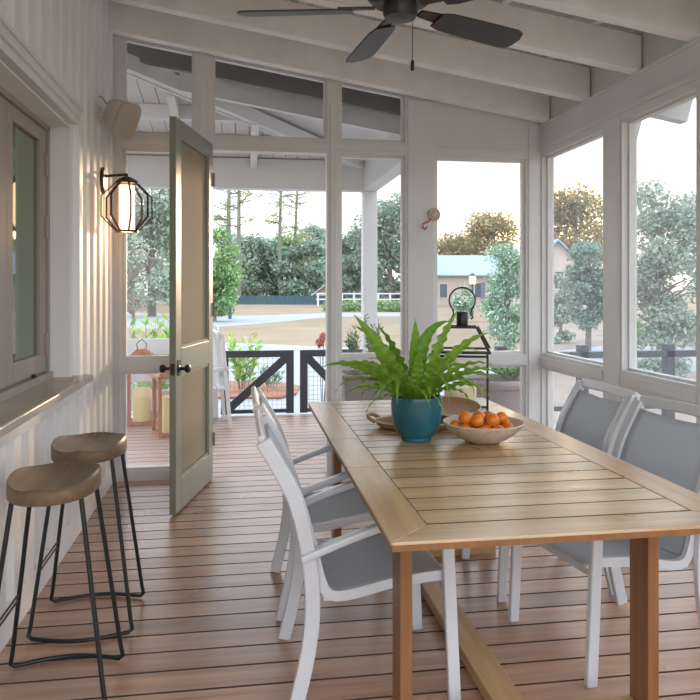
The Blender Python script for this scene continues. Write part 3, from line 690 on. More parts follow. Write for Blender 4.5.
# wood lanterns
def wlantern(label, loc, w_, h, rz, candle=True):
    t = thing('wood_lantern', label, 'lantern', loc, rz, 'wooden floor lanterns')
    m = MB(); m.box((-w_ / 2, -w_ / 2, 0), (w_ / 2, w_ / 2, .035)); m.build('base', 'copper', t, .003)
    for sx in (-1, 1):
        for sy in (-1, 1):
            m = MB(); m.box((sx * (w_ / 2 - .016) - .016, sy * (w_ / 2 - .016) - .016, .035), (sx * (w_ / 2 - .016) + .016, sy * (w_ / 2 - .016) + .016, h)); m.build('corner_post', 'copper', t, .003)
    m = MB(); m.box((-w_ / 2 - .01, -w_ / 2 - .01, h), (w_ / 2 + .01, w_ / 2 + .01, h + .03)); m.hexa([(-w_ / 2, -w_ / 2, h + .03), (w_ / 2, -w_ / 2, h + .03), (w_ / 2, w_ / 2, h + .03), (-w_ / 2, w_ / 2, h + .03)], [(-.05, -.05, h + .12), (.05, -.05, h + .12), (.05, .05, h + .12), (-.05, .05, h + .12)]); m.build('roof', 'copper', t, .003)
    m = MB(); m.tube([(-.04, 0, h + .11), (-.05, 0, h + .17), (0, 0, h + .22), (.05, 0, h + .17), (.04, 0, h + .11)], .005, 6); m.build('handle', 'black', t)
    m = MB()
    for s in (-1, 1): m.box((-w_ / 2 + .03, s * (w_ / 2 - .014) - .002, .035), (w_ / 2 - .03, s * (w_ / 2 - .014) + .002, h)); m.box((s * (w_ / 2 - .014) - .002, -w_ / 2 + .03, .035), (s * (w_ / 2 - .014) + .002, w_ / 2 - .03, h))
    m.build('glass', 'lglass', t)
    c = MB(); c.lathe([(.01, .036), (.088, .036), (.09, .05), (.09, .36), (.084, .372), (.02, .366)], 20); o = c.build('candle', 'candley', None, loc=loc)
    tag(o, 'yellow pillar candle inside the ' + ('taller' if h > .6 else 'shorter') + ' wood lantern', 'candle', 'candles in the floor lanterns')
wlantern('taller wood lantern by the sconce-side post', (-1.02, 7.62, 0), .29, .66, .1)
wlantern('shorter wood lantern half behind the screen door', (-.68, 7.0, 0), .27, .55, .35)
# taupe trough with rosemary
t = thing('trough_planter', 'taupe trough planter outside between door and wide post', 'planter', (1.25, 6.55, 0)); m = MB()
m.hexa([(-.30, -.17, 0), (.36, -.17, 0), (.36, .17, 0), (-.30, .17, 0)], [(-.33, -.2, .60), (.39, -.2, .60), (.39, .2, .60), (-.33, .2, .60)]); m.build('tub', 'stone', t, .01)
m = MB(); m.box((-.35, -.22, .585), (.41, .22, .62)); m.build('rim', 'stone', t, .01); m = MB(); m.box((-.3, -.17, .605), (.36, .17, .626)); m.build('soil', 'soil', t)
def rosemary(label, px, hpx, wpx, seed): upright(label, px, 371.5, 6.6, hpx, wpx, 16, 'lf_rose', seed, .055, 'rosemary_plant', 'rosemary in the trough planter')
rosemary('shorter rosemary at the door-side end of the trough planter', 353, 42, 16, 50)
rosemary('taller rosemary in the middle of the trough planter', 374, 56, 24, 51)
t = thing('flowering_plant', 'dusty pink flowers on thin stems against the door post', 'plant', at(322, 9.6, GZ)); R = random.Random(9); sm = MB(); pm = MB()
for (dx, z) in ((-.03, 1.12), (.08, 1.0), (.02, 1.2), (.12, 1.12)):
    sm.tube([(0, 0, 0), (dx * .5, 0, z * .5), (dx, 0, z)], .006, 5); leaves(pm, [(dx, 0, z, .06, .06, .06)], 60, .05, R, .8)
sm.build('stem', 'bark', t); pm.build('flower', 'petal', t)
# big mauve pot
t = thing('round_planter', 'large mauve round planter outside the corner screen', 'planter', (2.42, 6.55, 0)); m = MB()
m.lathe([(.18, 0), (.22, .02), (.31, .46), (.335, .47), (.345, .5), (.345, .535), (.33, .55), (.305, .545), (.295, .5), (.02, .49)], 32); m.build('tub', 'mauve', t)
m = MB(); m.lathe([(.01, .5), (.29, .5), (.29, .51), (.01, .512)], 24); m.build('soil', 'soil', t)
upright('short green plant in the large mauve planter', 508, 380, 6.75, 16, 34, 14, 'lf_green', 55, .08, 'potted_plant')

# ------------------------------------------------------------------ SCREEN DOOR
hx, hy = -.203, 5.30; ex, ey = -.395, 4.471; L_ = math.hypot(ex - hx, ey - hy)
dr = bpy.data.objects.new('door_1', None); COL.objects.link(dr); dr.location = (hx, hy, 0); dr.rotation_euler = (0, 0, math.atan2(ey - hy, ex - hx)); dr['kind'] = 'structure'; dr['label'] = 'sage green screen door standing open into the porch'; dr['category'] = 'door'
# local x runs hinge -> latch; local +y faces the camera side of the porch (towards +X)
D0, D1, DZ0, DZ1 = -.042, .0, .012, 2.462
m = MB(); st = .105
m.box((0, D0, DZ0), (st, D1, DZ1)); m.box((L_ - st, D0, DZ0), (L_, D1, DZ1)); m.box((st, D0, DZ1 - .10), (L_ - st, D1, DZ1)); m.box((st, D0, DZ0), (L_ - st, D1, DZ0 + .20)); m.box((st, D0, .865), (L_ - st, D1, 1.03))
m.build('frame', 'sage', dr, .004)
for nm, z0, z1 in (('a', DZ0 + .20, .865), ('b', 1.03, DZ1 - .10)):
    p = MB(); p.box((st, -.024, z0), (L_ - st, -.020, z1)); p.build('screen_panel', 'linen', dr)
    p = MB(); a = .018
    for s_ in (1,):
        p.box((st, -.02, z0), (st + a, -.006, z1)); p.box((L_ - st - a, -.02, z0), (L_ - st, -.006, z1)); p.box((st, -.02, z0), (L_ - st, -.006, z0 + a)); p.box((st, -.02, z1 - a), (L_ - st, -.006, z1))
    p.build('stop_moulding', 'sage', dr)
for s in (-1, 1):
    kb = MB(); y0 = D1 if s > 0 else D0
    mt = Matrix.Translation((L_ - .05, y0, .905)) @ Matrix.Rotation(-s * PI / 2, 4, 'X')
    kb.lathe([(.024, 0), (.024, .006), (.010, .01), (.010, .04), (.022, .046), (.026, .056), (.024, .07), (.012, .076)], 16, mat=mt); kb.build('knob', 'black', dr)
m = MB(); m.box((L_ - .001, -.035, .87), (L_ + .003, -.008, .94)); m.build('latch_plate', 'bronze', dr)
m = MB(); m.box((L_ - .085, -.001, .86), (L_ - .03, .004, .96)); m.build('lock_plate', 'black', dr)
for z in (.3, 1.25, 2.2):
    m = MB(); m.tube([(-.005, .006, z - .05), (-.005, .006, z + .05)], .008, 8); m.build('hinge', 'sage', dr)

# ------------------------------------------------------------------ TABLE
TX0, TX1, TY0, TY1, TZ = .381, 1.434, 1.782, 4.08, .75
tcx, tcy = (TX0 + TX1) / 2, (TY0 + TY1) / 2
t = thing('dining_table', 'long slatted teak dining table in the middle of the porch', 'table', (tcx, tcy, 0)); wx, wy = (TX1 - TX0) / 2, (TY1 - TY0) / 2; ft = .009; RW = .125
for s in (-1, 1):
    m = MB()
    for (a, c) in ((-wy, -.38), (-.376, .118), (.122, wy)) if s < 0 else ((-wy, wy),):
        ia = a + RW if a == -wy else a; ic = c - RW if c == wy else c
        xo, xi = s * wx, s * (wx - RW)
        q = [(xo, a, TZ - ft), (xi, ia, TZ - ft), (xi, ic, TZ - ft), (xo, c, TZ - ft)]; m.hexa(q, [(x, y, TZ) for x, y, _ in q])
    m.build('side_rail', 'teaky', t, .002)
e = .002
for s in (-1, 1):
    m = MB()
    q = [(-wx + e, s * wy, TZ - ft), (wx - e, s * wy, TZ - ft), (wx - RW - e, s * (wy - RW + e), TZ - ft), (-wx + RW + e, s * (wy - RW + e), TZ - ft)]; m.hexa(q, [(x, y, TZ) for x, y, _ in q])
    m.build('end_rail', 'teak', t, .002)
m = MB(); i_ = .003
m.box((-wx + i_, -wy + i_, TZ - .026), (wx - i_, -wy + .03, TZ - ft)); m.box((-wx + i_, wy - .03, TZ - .026), (wx - i_, wy - i_, TZ - ft)); m.box((-wx + i_, -wy + .03, TZ - .026), (-wx + .03, wy - .03, TZ - ft)); m.box((wx - .03, -wy + .03, TZ - .026), (wx - i_, wy - .03, TZ - ft))
m.build('edge_band', 'teakz', t)
m = MB(); ns = 17; y0 = -wy + RW + .004; pitch = (2 * wy - 2 * RW - .008) / ns
for k in range(ns): m.box((-wx + RW + .004, y0 + k * pitch + .004, TZ - .025), (wx - RW - .004, y0 + (k + 1) * pitch - .004, TZ - .001))
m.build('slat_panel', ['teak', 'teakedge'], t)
m = MB()
for x in (-wx + .14, wx - .18): m.box((x, -wy + .30, TZ - .07), (x + .03, wy - .06, TZ - .031))
m.build('apron', 'teakz', t)
lx = .402
for sx in (-1, 1):
    for sy, Y in ((-1, 2.08), (1, 3.60)):
        m = MB(); cx = sx * lx + (.892 - tcx); m.box((cx - .019, Y - tcy, .05), (cx + .019, Y - tcy + .11, TZ - ft)); m.build('leg', 'teakz', t, .003)
for Y in (2.08, 3.60):
    m = MB(); m.box((-lx - .04 + .892 - tcx, Y - tcy - .005, 0), (lx + .04 + .892 - tcx, Y - tcy + .115, .05)); m.build('foot_bar', 'teakl', t, .004)
m = MB(); m.box((.865 - tcx - .053, 2.195 - tcy, .012), (.865 - tcx + .053, 3.595 - tcy, .058)); m.build('stretcher', 'teakl', t, .004)

# ------------------------------------------------------------------ CHAIRS (local: faces +X)
def bez(P, n):
    out = []; P = [Vector(p) for p in P]
    def cr(a, b_, c, d, u): return .5 * ((2 * b_) + (-a + c) * u + (2 * a - 5 * b_ + 4 * c - d) * u * u + (-a + 3 * b_ - 3 * c + d) * u ** 3)
    for i in range(len(P) - 1):
        a = P[max(i - 1, 0)]; d = P[min(i + 2, len(P) - 1)]
        for k in range(n): out.append(cr(a, P[i], P[i + 1], d, k / n))
    out.append(P[-1]); return out
def make_chair(label):
    t = thing('sling_chair', label, 'chair', (0, 0, 0), 0, 'sling dining chairs')
    hw_ = .26
    rear = bez([(-.285, 0, 0), (-.238, 0, .20), (-.222, 0, .36), (-.238, 0, .54), (-.285, 0, .72), (-.385, 0, .905)], 5)
    for s in (-1, 1):
        m = MB(); m.strip([(p.x, s * hw_, p.z) for p in rear], .05, .026, (0, 1, 0)); m.build('leg', 'alu', t, .005)
        m = MB(); m.strip(bez([(.262, s * hw_, 0), (.248, s * hw_, .3), (.235, s * hw_, .60)], 3), .042, .026, (0, 1, 0)); m.build('leg', 'alu', t, .005)
        m = MB(); m.strip(bez([(-.262, s * (hw_ + .008), .515), (-.1, s * (hw_ + .008), .575), (.08, s * (hw_ + .008), .625), (.262, s * (hw_ + .008), .632)], 4), .026, .045, (0, 1, 0)); m.build('armrest', 'alu', t, .008)
    side = bez([(.255, 0, .405), (.225, 0, .425), (.05, 0, .408), (-.10, 0, .378), (-.165, 0, .385), (-.195, 0, .44), (-.222, 0, .55), (-.272, 0, .72), (-.37, 0, .895)], 5)
    for s in (-1, 1):
        m = MB(); m.strip([(p.x, s * (hw_ - .024), p.z) for p in side], .034, .022, (0, 1, 0)); m.build('sling_rail', 'alu', t, .007)
    a0 = hw_ - .03
    k0 = 19
    def cloth(pts, name):
        rows = [[(p.x + .0, yv, p.z - .012 * (1 - (yv / a0) ** 2)) for yv in [a0 * (j / 5 - 1) for j in range(11)]] for p in pts]
        m = MB(); m.grid(rows); m.build(name, 'sling', t, solid=.005)
    cloth(side[2:22], 'seat'); cloth(side[21:-1], 'backrest')
    m = MB(); m.strip([(-.385, -hw_, .900), (-.388, 0, .906), (-.385, hw_, .900)], .022, .045, (-.42, 0, .9)); m.build('top_rail', 'alu', t, .006)
    m = MB(); m.box((.225, -hw_, .375), (.25, hw_, .405)); m.build('front_rail', 'alu', t, .005)
    m = MB(); m.box((-.185, -hw_ + .02, .358), (-.16, hw_ - .02, .38)); m.build('rear_rail', 'alu', t, .005)
    return t
ch = make_chair('white framed grey sling chair at the left table side, nearer the camera')
ch.location = (.455, 2.59, 0)
dup(ch, (.452, 3.27, 0), 0, 'white framed grey sling chair at the left table side, nearer the screen door')
dup(ch, (1.435, 2.64, 0), PI + math.radians(9), 'white framed grey sling chair at the right table side, nearer the camera')
dup(ch, (1.415, 3.30, 0), PI, 'white framed grey sling chair at the right table side, nearer the porch corner')

# ------------------------------------------------------------------ STOOLS
def make_stool(label):
    t = thing('counter_stool', label, 'stool', (0, 0, 0), 0, 'wooden saddle stools')
    n = 40; vs = []; fs = []; RX, RY = .147, .208
    def prof(k, f):
        a = 2 * PI * k / n; ca, sa = math.cos(a), math.sin(a); e = 2.15
        q = (abs(ca) ** e + abs(sa) ** e) ** (-1 / e); return RX * q * ca * f, RY * q * sa * f
    def top(x, y): return .756 + .016 * (abs(x) / RX) ** 2 * 1 - .026 * (1 - min(1, (x / RX) ** 2)) * (1 - min(1, (y / RY) ** 4)) + .006 * math.exp(-(x / .03) ** 2) * (1 if y < -.02 else 0) * min(1, abs(y) / RY)
    rings = [(0.02, 1), (.2, 1), (.4, 1), (.6, 1), (.78, 1), (.9, 1), (.965, 1), (.985, .98), (1.0, .9), (1.0, .5), (1.0, .1), (.985, .02), (.96, 0), (.7, 0), (.3, 0), (.02, 0)]
    for f, tt in rings:
        for k in range(n):
            x, y = prof(k, f)
            zt = top(x, y); z = zt if tt == 1 else (.702 + (zt - .006 - .702) * tt)
            vs.append((x, y, z))
    m_ = len(rings)
    for i in range(m_ - 1):
        for k in range(n): fs.append((i * n + k, i * n + (k + 1) % n, (i + 1) * n + (k + 1) % n, (i + 1) * n + k))
    fs += [tuple(range(n))[::-1], tuple((m_ - 1) * n + k for k in range(n))]
    m = MB(); m.add(vs, fs, True); m.build('seat', 'seatwood', t)
    for s in (-1, 1):
        P = [(-.108, s * .115, .712), (-.192, s * .166, .06), (-.199, s * .170, .022), (-.185, s * .172, .011)]
        arc = [(-.185 + .37 * j / 14, s * (.172 + .045 * math.sin(PI * j / 14)), .011) for j in range(1, 14)]
        P = [Vector(p) for p in P] + [Vector(a) for a in arc] + [Vector((-p[0], p[1], p[2])) for p in P[::-1]]
        m = MB(); m.tube(P, .0082, 8); m.build('leg_frame', 'black', t)
    for z in (.262, .285):
        kx = -.115 - .077 * (.70 - z) / .64; ky = .115 + .051 * (.70 - z) / .64
        m = MB(); m.tube([(kx, -ky, z), (kx, ky, z)], .0042, 6); m.build('foot_wire', 'black', t)
    return t
stl = make_stool('wood saddle stool nearer the camera, in front of the counter'); stl.location = (-.638, 2.60, 0)
dup(stl, (-.635, 3.15, 0), 0, 'wood saddle stool nearer the screen door, partly behind the other stool')

# ------------------------------------------------------------------ CEILING FAN
fx, fy, fz = .63, 2.78, 2.535
t = thing('ceiling_fan', 'dark five-bladed ceiling fan hanging from the rafters', 'fan', (fx, fy, fz)); up = zr(fx) + .06 - fz
m = MB(); m.lathe([(.02, -.055), (.062, -.05), (.07, -.03), (.068, 0), (.05, .01)], 24); m.build('switch_housing', 'fan', t)
m = MB(); m.lathe([(.05, .005), (.115, .012), (.135, .035), (.135, .09), (.11, .125), (.045, .14), (.02, .15)], 28); m.build('motor', 'fan', t)
m = MB(); m.tube([(0, 0, .14), (0, 0, up)], .014, 10); m.build('downrod', 'fan', t); m = MB(); m.lathe([(.03, up - .06), (.065, up - .02), (.068, up)], 20); m.build('canopy', 'fan', t)
for k in range(5):
    a = math.radians(24 + 72 * k); mt = Matrix.Rotation(a, 4, 'Z') @ Matrix.Translation((0, 0, -.022)) @ Matrix.Rotation(math.radians(-14), 4, 'X')
    m = MB(); out = [(.19, -.045), (.24, -.06), (.40, -.066), (.60, -.07), (.635, -.058), (.655, -.02), (.655, .03), (.64, .062), (.60, .07), (.40, .066), (.24, .06), (.19, .045)]
    nn = len(out); vs = [(x, y, 0) for x, y in out] + [(x, y, .007) for x, y in out]
    m.add(vs, [tuple(range(nn))[::-1], tuple(range(nn, 2 * nn))] + [(i, (i + 1) % nn, nn + (i + 1) % nn, nn + i) for i in range(nn)], False, mt); bl_ = m.build('blade', 'fan', t, .002)
    m = MB(); m.hexa([tuple(mt @ Vector(p)) for p in [(.10, -.018, .008), (.25, -.035, .008), (.25, .035, .008), (.10, .018, .008)]], [tuple(mt @ Vector(p)) for p in [(.10, -.018, .018), (.25, -.035, .016), (.25, .035, .016), (.10, .018, .018)]]); m.build('blade_iron', 'bronze', bl_)
m = MB(); m.tube([(.058, .03, -.02), (.058, .03, -.21)], .0018, 5); m.lathe([(.003, -.25), (.008, -.245), (.008, -.215), (.004, -.205)], 10, (.058, .03, 0)); m.build('pull_chain', 'black', t)

# ------------------------------------------------------------------ SCONCE + SPEAKER + HOOK
sx0 = WL + .034; cxs, cys, czs = -.748, 4.88, 1.945
t = thing('wall_sconce', 'bronze octagonal cage sconce glowing on the siding', 'lamp', (sx0, cys, 2.115)); lx_ = cxs - sx0; lz_ = czs - 2.115
m = MB(); mt = Matrix.Rotation(PI / 2, 4, 'Y'); m.lathe([(.01, 0), (.075, 0), (.078, .008), (.07, .02), (.01, .022)], 24, mat=mt @ Matrix.Scale(1.15, 4, (1, 0, 0))); m.build('backplate', 'bronze', t)
m = MB(); m.tube([(.015, 0, .03), (lx_, 0, .045)], .009, 8); m.tube([(lx_, 0, .05), (lx_, 0, lz_ + .17)], .009, 8); m.build('arm', 'bronze', t)
m = MB(); m.lathe([(.075, lz_ + .155), (.078, lz_ + .165), (.06, lz_ + .18), (.02, lz_ + .20)], 8, (lx_, 0, 0)); m.build('cap', 'bronze', t)
R1 = .162
for k in range(8):
    a = 2 * PI * k / 8 + .3; m = MB(); pts = [(.07, .158), (R1, .068), (R1, -.068), (.07, -.162)]
    m.strip([(lx_ + r * math.cos(a), r * math.sin(a), lz_ + z) for r, z in pts], .008, .012, (-math.sin(a), math.cos(a), 0)); m.build('cage_rib', 'bronze', t)
m = MB(); m.lathe([(.05, -.17), (.076, -.17), (.076, -.156), (.05, -.156)], 8, (lx_, 0, lz_)); m.build('cage_ring', 'bronze', t)
m = MB(); m.lathe([(.01, -.15), (.05, -.15), (.05, .14), (.01, .14)], 24, (lx_, 0, lz_)); m.build('glass_shade', 'opal', t)
t = thing('wall_speaker', 'small white outdoor speaker angled on the wall above the sconce', 'speaker', (WL + .032, 4.80, 2.53))
mt = Matrix.Translation((.135, -.03, -.015)) @ Matrix.Rotation(math.radians(-46), 4, 'Z') @ Matrix.Rotation(math.radians(30), 4, 'Y')
def rbox(mb, x0, x1, h0, w0, h1, w1, mt):
    n_ = 28; ring = lambda x, h_, w_: [(x, (abs(math.cos(2 * PI * k / n_)) ** .45) * math.copysign(1, math.cos(2 * PI * k / n_)) * w_, (abs(math.sin(2 * PI * k / n_)) ** .45) * math.copysign(1, math.sin(2 * PI * k / n_)) * h_) for k in range(n_)]
    vs = []; st_ = [(0, .75), (.12, .93), (.3, 1), (1, 1)]
    for u, f in st_: vs += ring(x0 + (x1 - x0) * u, (h0 + (h1 - h0) * u) * f, (w0 + (w1 - w0) * u) * f)
    fs = []
    for i in range(3):
        for k in range(n_): fs.append((i * n_ + k, i * n_ + (k + 1) % n_, i * n_ + n_ + (k + 1) % n_, i * n_ + n_ + k))
    fs += [tuple(range(n_))[::-1], tuple(3 * n_ + k for k in range(n_))]; mb.add(vs, fs, True, mt)
m = MB(); rbox(m, -.10, .07, .085, .07, .125, .085, mt); m.build('shell', 'speaker', t)
m = MB(); rbox(m, .072, .09, .122, .082, .118, .08, mt); m.build('grille', 'grille', t)
m = MB(); m.tube([(0, 0, 0), (.05, -.01, -.01)], .02, 10); m.box((0, -.03, -.05), (.012, .03, .05)); m.build('bracket', 'speaker', t)
m = MB(); m.tube([(.0, -.01, .12), (.02, -.02, .11), (.06, -.03, .055)], .003, 5); m.build('cord', 'black', t)
t = thing('post_ornament', 'small round ornament with red cord on the wide post', 'ornament', (1.475, YB - .012, 1.975))
m = MB(); mt = Matrix.Rotation(PI / 2, 4, 'X'); m.lathe([(.01, 0), (.05, 0), (.052, .01), (.042, .018), (.028, .012), (.02, .02), (.006, .022)], 20, mat=mt @ Matrix.Scale(1, 4)); m.build('disc', 'sand', t)
m = MB(); m.tube([(-.02, -.016, -.03), (-.05, -.016, -.06), (-.085, -.014, -.07), (-.09, -.012, -.10), (-.07, -.012, -.115), (-.055, -.012, -.095)], .006, 6); m.build('cord', 'red', t)

# ------------------------------------------------------------------ TABLE TOP THINGS
pcx, pcy = .748, 2.985
t = thing('fern_pot', 'round teal glazed pot holding the fern', 'pot', (pcx, pcy, TZ)); m = MB()
m.lathe([(.02, 0), (.064, 0), (.067, .006), (.066, .014), (.082, .028), (.099, .058), (.108, .10), (.111, .145), (.109, .18), (.108, .19), (.102, .19), (.099, .18), (.09, .165), (.01, .16)], 40); m.build('glazed_body', 'pot', t)
m = MB(); m.lathe([(.005, .158), (.09, .158), (.09, .164), (.005, .170)], 24); m.build('soil', 'soil', t)
# fern: wavy strap-shaped fronds
fr = thing('fern', 'bushy green fern with ruffled arching fronds in the teal pot', 'plant', (pcx, pcy, TZ + .165)); R = random.Random(77)
def frond(az, elev, L, droop, w_, ruf=1.0, curl=0, tw=0):
    n_, cols = 60, 7; rows = []; p = Vector((.02 * math.cos(az), .02 * math.sin(az), 0)); e = elev; ph = R.uniform(0, 6); az0 = az
    side0 = Vector((-math.sin(az), math.cos(az), 0))
    for i in range(n_):
        u = i / (n_ - 1); d = Vector((math.cos(e) * math.cos(az), math.cos(e) * math.sin(az), math.sin(e)))
        sd = Vector((-math.sin(az), math.cos(az), 0)); nm = sd.cross(d).normalized() * -1; sd, nm = sd * math.cos(tw) + nm * math.sin(tw), nm * math.cos(tw) - sd * math.sin(tw)
        prof = (min(1, u / .35) ** .8) * (1 - max(0, (u - .45) / .55) ** 1.6) ; prof = max(prof, .08)
        hw_ = w_ * .86 * prof; row = []
        for j in range(cols):
            v = j / (cols - 1) * 2 - 1
            rf_ = math.sin(u * 58 + ph + (1.7 if v > 0 else 0)) * abs(v) ** 1.5 * hw_ * .30 * ruf
            row.append(p + sd * v * hw_ * (1 + .07 * math.sin(u * 58 + ph + v)) + nm * (rf_ + .20 * hw_ * abs(v)))
        rows.append(row); p = p + d * L / (n_ - 1); e -= droop * (.25 + 2.2 * u * u) / (n_ - 1); az += curl * u / (n_ - 1)
    m = MB(); m.grid(rows); m.build('frond', 'fern', fr)
rad = math.radians
for a in [(176, 60, .45, .22, .042, 70), (160, 74, .36, .5, .034, 50), (8, 99, .42, 1.9, .036, 75), (80, 86, .36, .4, .036, 0), (12, 70, .43, .3, .040, -70), (352, 60, .43, .9, .034, -60), (182, 42, .44, 1.2, .030, 55), (196, 50, .42, 1.6, .026, 40),
          (215, 62, .28, 1.0, .034, 30), (322, 50, .40, 1.4, .026, -30), (262, 78, .26, .8, .032, 0), (300, 66, .30, 1.2, .030, -20), (110, 58, .38, 1.2, .030, 0), (30, 52, .46, 1.5, .028, -40), (135, 48, .40, 1.8, .026, 30), (8, 38, .42, 1.4, .024, -40), (150, 64, .44, .9, .030, 50), (345, 44, .36, 1.6, .024, -30)]:
    frond(rad(a[0]), rad(a[1]), a[2], a[3], a[4], 1, 0, rad(a[5]))
for k in range(34):
    az = 2 * PI * k / 34 + R.uniform(-.1, .1); frond(az, rad(R.uniform(24, 60)), R.uniform(.26, .42), R.uniform(1.6, 3.2), R.uniform(.011, .019), 1.2, R.uniform(-1.2, 1.2), R.uniform(-.9, .9))
# fruit bowl
bx, by = 1.018, 2.90
t = thing('fruit_bowl', 'whitewashed wooden bowl full of oranges', 'bowl', (bx, by, TZ)); m = MB()
m.lathe([(.02, 0), (.06, 0), (.10, .018), (.138, .044), (.163, .07), (.172, .084), (.168, .088), (.157, .078), (.132, .054), (.095, .03), (.02, .018)], 48); m.build('bowl_body', 'bowl', t)
pos = [(-.085, -.035, .062), (-.03, -.085, .06), (.03, -.085, .06), (.09, -.035, .063), (.0, -.03, .054), (.05, .03, .056), (-.055, .03, .056), (0, .085, .06), (.095, .035, .066), (-.1, .03, .067),
       (-.035, -.03, .097), (.03, -.025, .095), (.075, -.0, .103), (-.005, .035, .100), (-.07, .0, .104), (.045, .065, .095)]
wh = ['at the left rim', 'front row, left of middle', 'front row, right of middle', 'at the right front rim', 'low in the centre', 'low behind the centre right', 'low behind the centre left', 'at the back rim', 'at the right back rim', 'at the left back rim', 'on top, left of middle', 'on top in the middle', 'on top at the right', 'top of the pile, behind the middle', 'on top at the left', 'on top at the back right']
for k, ((x, y, z), lb) in enumerate(zip(pos, wh)):
    r = .0285 + .0025 * ((k * 7) % 3 - 1); o = thing('orange', 'orange in the wooden bowl, ' + lb, 'orange', (bx + x * 1.1, by + y * 1.1, TZ + z - .002), k * 1.3, 'oranges in the bowl'); o.rotation_euler = (R.uniform(-.9, .9), R.uniform(-.9, .9), k)
    m = MB(); pf = [(r * math.sin(PI * i / 14) + .0001, -r * .93 * math.cos(PI * i / 14)) for i in range(15)]; m.lathe(pf, 22); m.build('peel', 'orange', o)
    m = MB(); m.lathe([(.0015, r * .93 - .001), (.0035, r * .93), (.001, r * .93 + .002)], 6); m.build('stem', 'calyx', o)
# lantern
lc = Vector((1.159, 3.63, TZ)); LW = .132
t = thing('candle_lantern', 'black metal and glass lantern with ring handle on the table', 'lantern', lc, math.radians(-20)); hh = .325
def fr_(nm, a, c, th=.010): m = MB(); m.bar(a, c, th, th); m.build(nm, 'black', t, .001)
for z, nm in ((.006, 'base_frame'), (hh - .02, 'inner_frame'), (hh, 'rim_frame')):
    m = MB(); e = LW + (.012 if nm == 'rim_frame' else 0)
    for a, c in (((-e, -e), (e, -e)), ((e, -e), (e, e)), ((e, e), (-e, e)), ((-e, e), (-e, -e))): m.bar((a[0], a[1], z), (c[0], c[1], z), .012, .012)
    m.build(nm, 'black', t)
for sx in (-1, 1):
    for sy in (-1, 1):
        fr_('corner_post', (sx * LW, sy * LW, .0), (sx * LW, sy * LW, hh)); fr_('roof_rib', (sx * (LW + .012), sy * (LW + .012), hh), (sx * .078, sy * .078, hh + .125))
m = MB()
for a, c in (((-1, -1), (1, -1)), ((1, -1), (1, 1)), ((1, 1), (-1, 1)), ((-1, 1), (-1, -1))): m.bar((a[0] * .078, a[1] * .078, hh + .125), (c[0] * .078, c[1] * .078, hh + .125), .010, .010)
m.build('top_frame', 'black', t)
m = MB(); m.box((-.078, -.078, hh + .122), (.078, .078, hh + .126)); m.build('top_plate', 'lglass', t)
m = MB()
for a, c in (((-1, -1), (1, -1)), ((1, -1), (1, 1)), ((1, 1), (-1, 1)), ((-1, 1), (-1, -1))):
    m.add([(a[0] * LW, a[1] * LW, .01), (c[0] * LW, c[1] * LW, .01), (c[0] * LW, c[1] * LW, hh), (a[0] * LW, a[1] * LW, hh)], [(0, 1, 2, 3)])
    m.add([(a[0] * LW, a[1] * LW, hh), (c[0] * LW, c[1] * LW, hh), (c[0] * .078, c[1] * .078, hh + .125), (a[0] * .078, a[1] * .078, hh + .125)], [(0, 1, 2, 3)])
m.build('glass', 'lglass', t)
m = MB(); m.lathe([(.028, hh + .125), (.03, hh + .13), (.03, hh + .20), (.026, hh + .205)], 20); m.build('chimney_cap', 'black', t)
m = MB(); cz = hh + .265; m.tube([(-.045, 0, hh + .165), (-.055, 0, hh + .175), (-.045, 0, hh + .19)] + [(-.068 * math.cos(a), 0, cz + .068 * math.sin(a)) for a in [-.75 + (PI + 1.5) * k / 22 for k in range(23)]] + [(.045, 0, hh + .19), (.055, 0, hh + .175), (.045, 0, hh + .165)], .0045, 7); m.build('ring_handle', 'black', t)
m = MB(); m.box((-LW, -LW, .0), (LW, LW, .004)); m.build('base_plate', 'black', t)
c = MB(); c.lathe([(.01, .0), (.082, .0), (.085, .006), (.085, .125), (.08, .132), (.03, .126), (.01, .126)], 28); o = c.build('pillar_candle', 'candle', None, loc=(lc.x - .01, lc.y, TZ + .0055)); tag(o, 'thick cream pillar candle inside the black table lantern', 'candle')
w = MB(); w.tube([(0, 0, .124), (.002, 0, .142)], .0015, 5); w.build('wick', 'black', o)
# woven trays behind the pot
t = thing('cane_tray', 'oval woven cane tray with side handle lying behind the teal pot', 'tray', (.80, 3.25, TZ), math.radians(-20)); m = MB()
m.lathe([(.01, .002), (.15, .002), (.165, .012), (.172, .03), (.167, .032), (.158, .016), (.148, .008), (.01, .008)], 40, sx=1.05, sy=.72); m.build('tray_base', 'wicker', t)
m = MB(); m.tube([(.18 * math.cos(2 * PI * k / 48), .124 * math.sin(2 * PI * k / 48), .032) for k in range(48)], .004, 6, True); m.build('rim', 'bead', t)
m = MB(); m.tube(bez([(-.17, -.06, .03), (-.20, -.055, .045), (-.215, 0, .05), (-.20, .055, .045), (-.17, .06, .03)], 5), .009, 8); m.build('handle', 'wicker', t)
t = thing('cane_platter', 'round woven cane platter leaning up behind the teal pot', 'platter', (.985, 3.205, TZ + .004), math.radians(-8)); mt = Matrix.Rotation(math.radians(-52), 4, 'X') @ Matrix.Translation((0, .0, 0))
mt = Matrix.Translation((0, 0, .034)) @ Matrix.Rotation(math.radians(9), 4, 'X') @ Matrix.Translation((0, .145, .0)) @ Matrix.Scale(1.25, 4)
m = MB(); m.lathe([(.01, 0), (.10, .0), (.118, .008), (.122, .016), (.116, .018), (.098, .008), (.01, .007)], 40, mat=mt); m.build('platter_base', 'wicker', t)
m = MB()
for q in (.119,): m.tube([mt @ Vector((q * math.cos(2 * PI * k / 40), q * math.sin(2 * PI * k / 40), .0185)) for k in range(40)], .0028, 5, True)
m.build('bead_ring', 'bead', t)

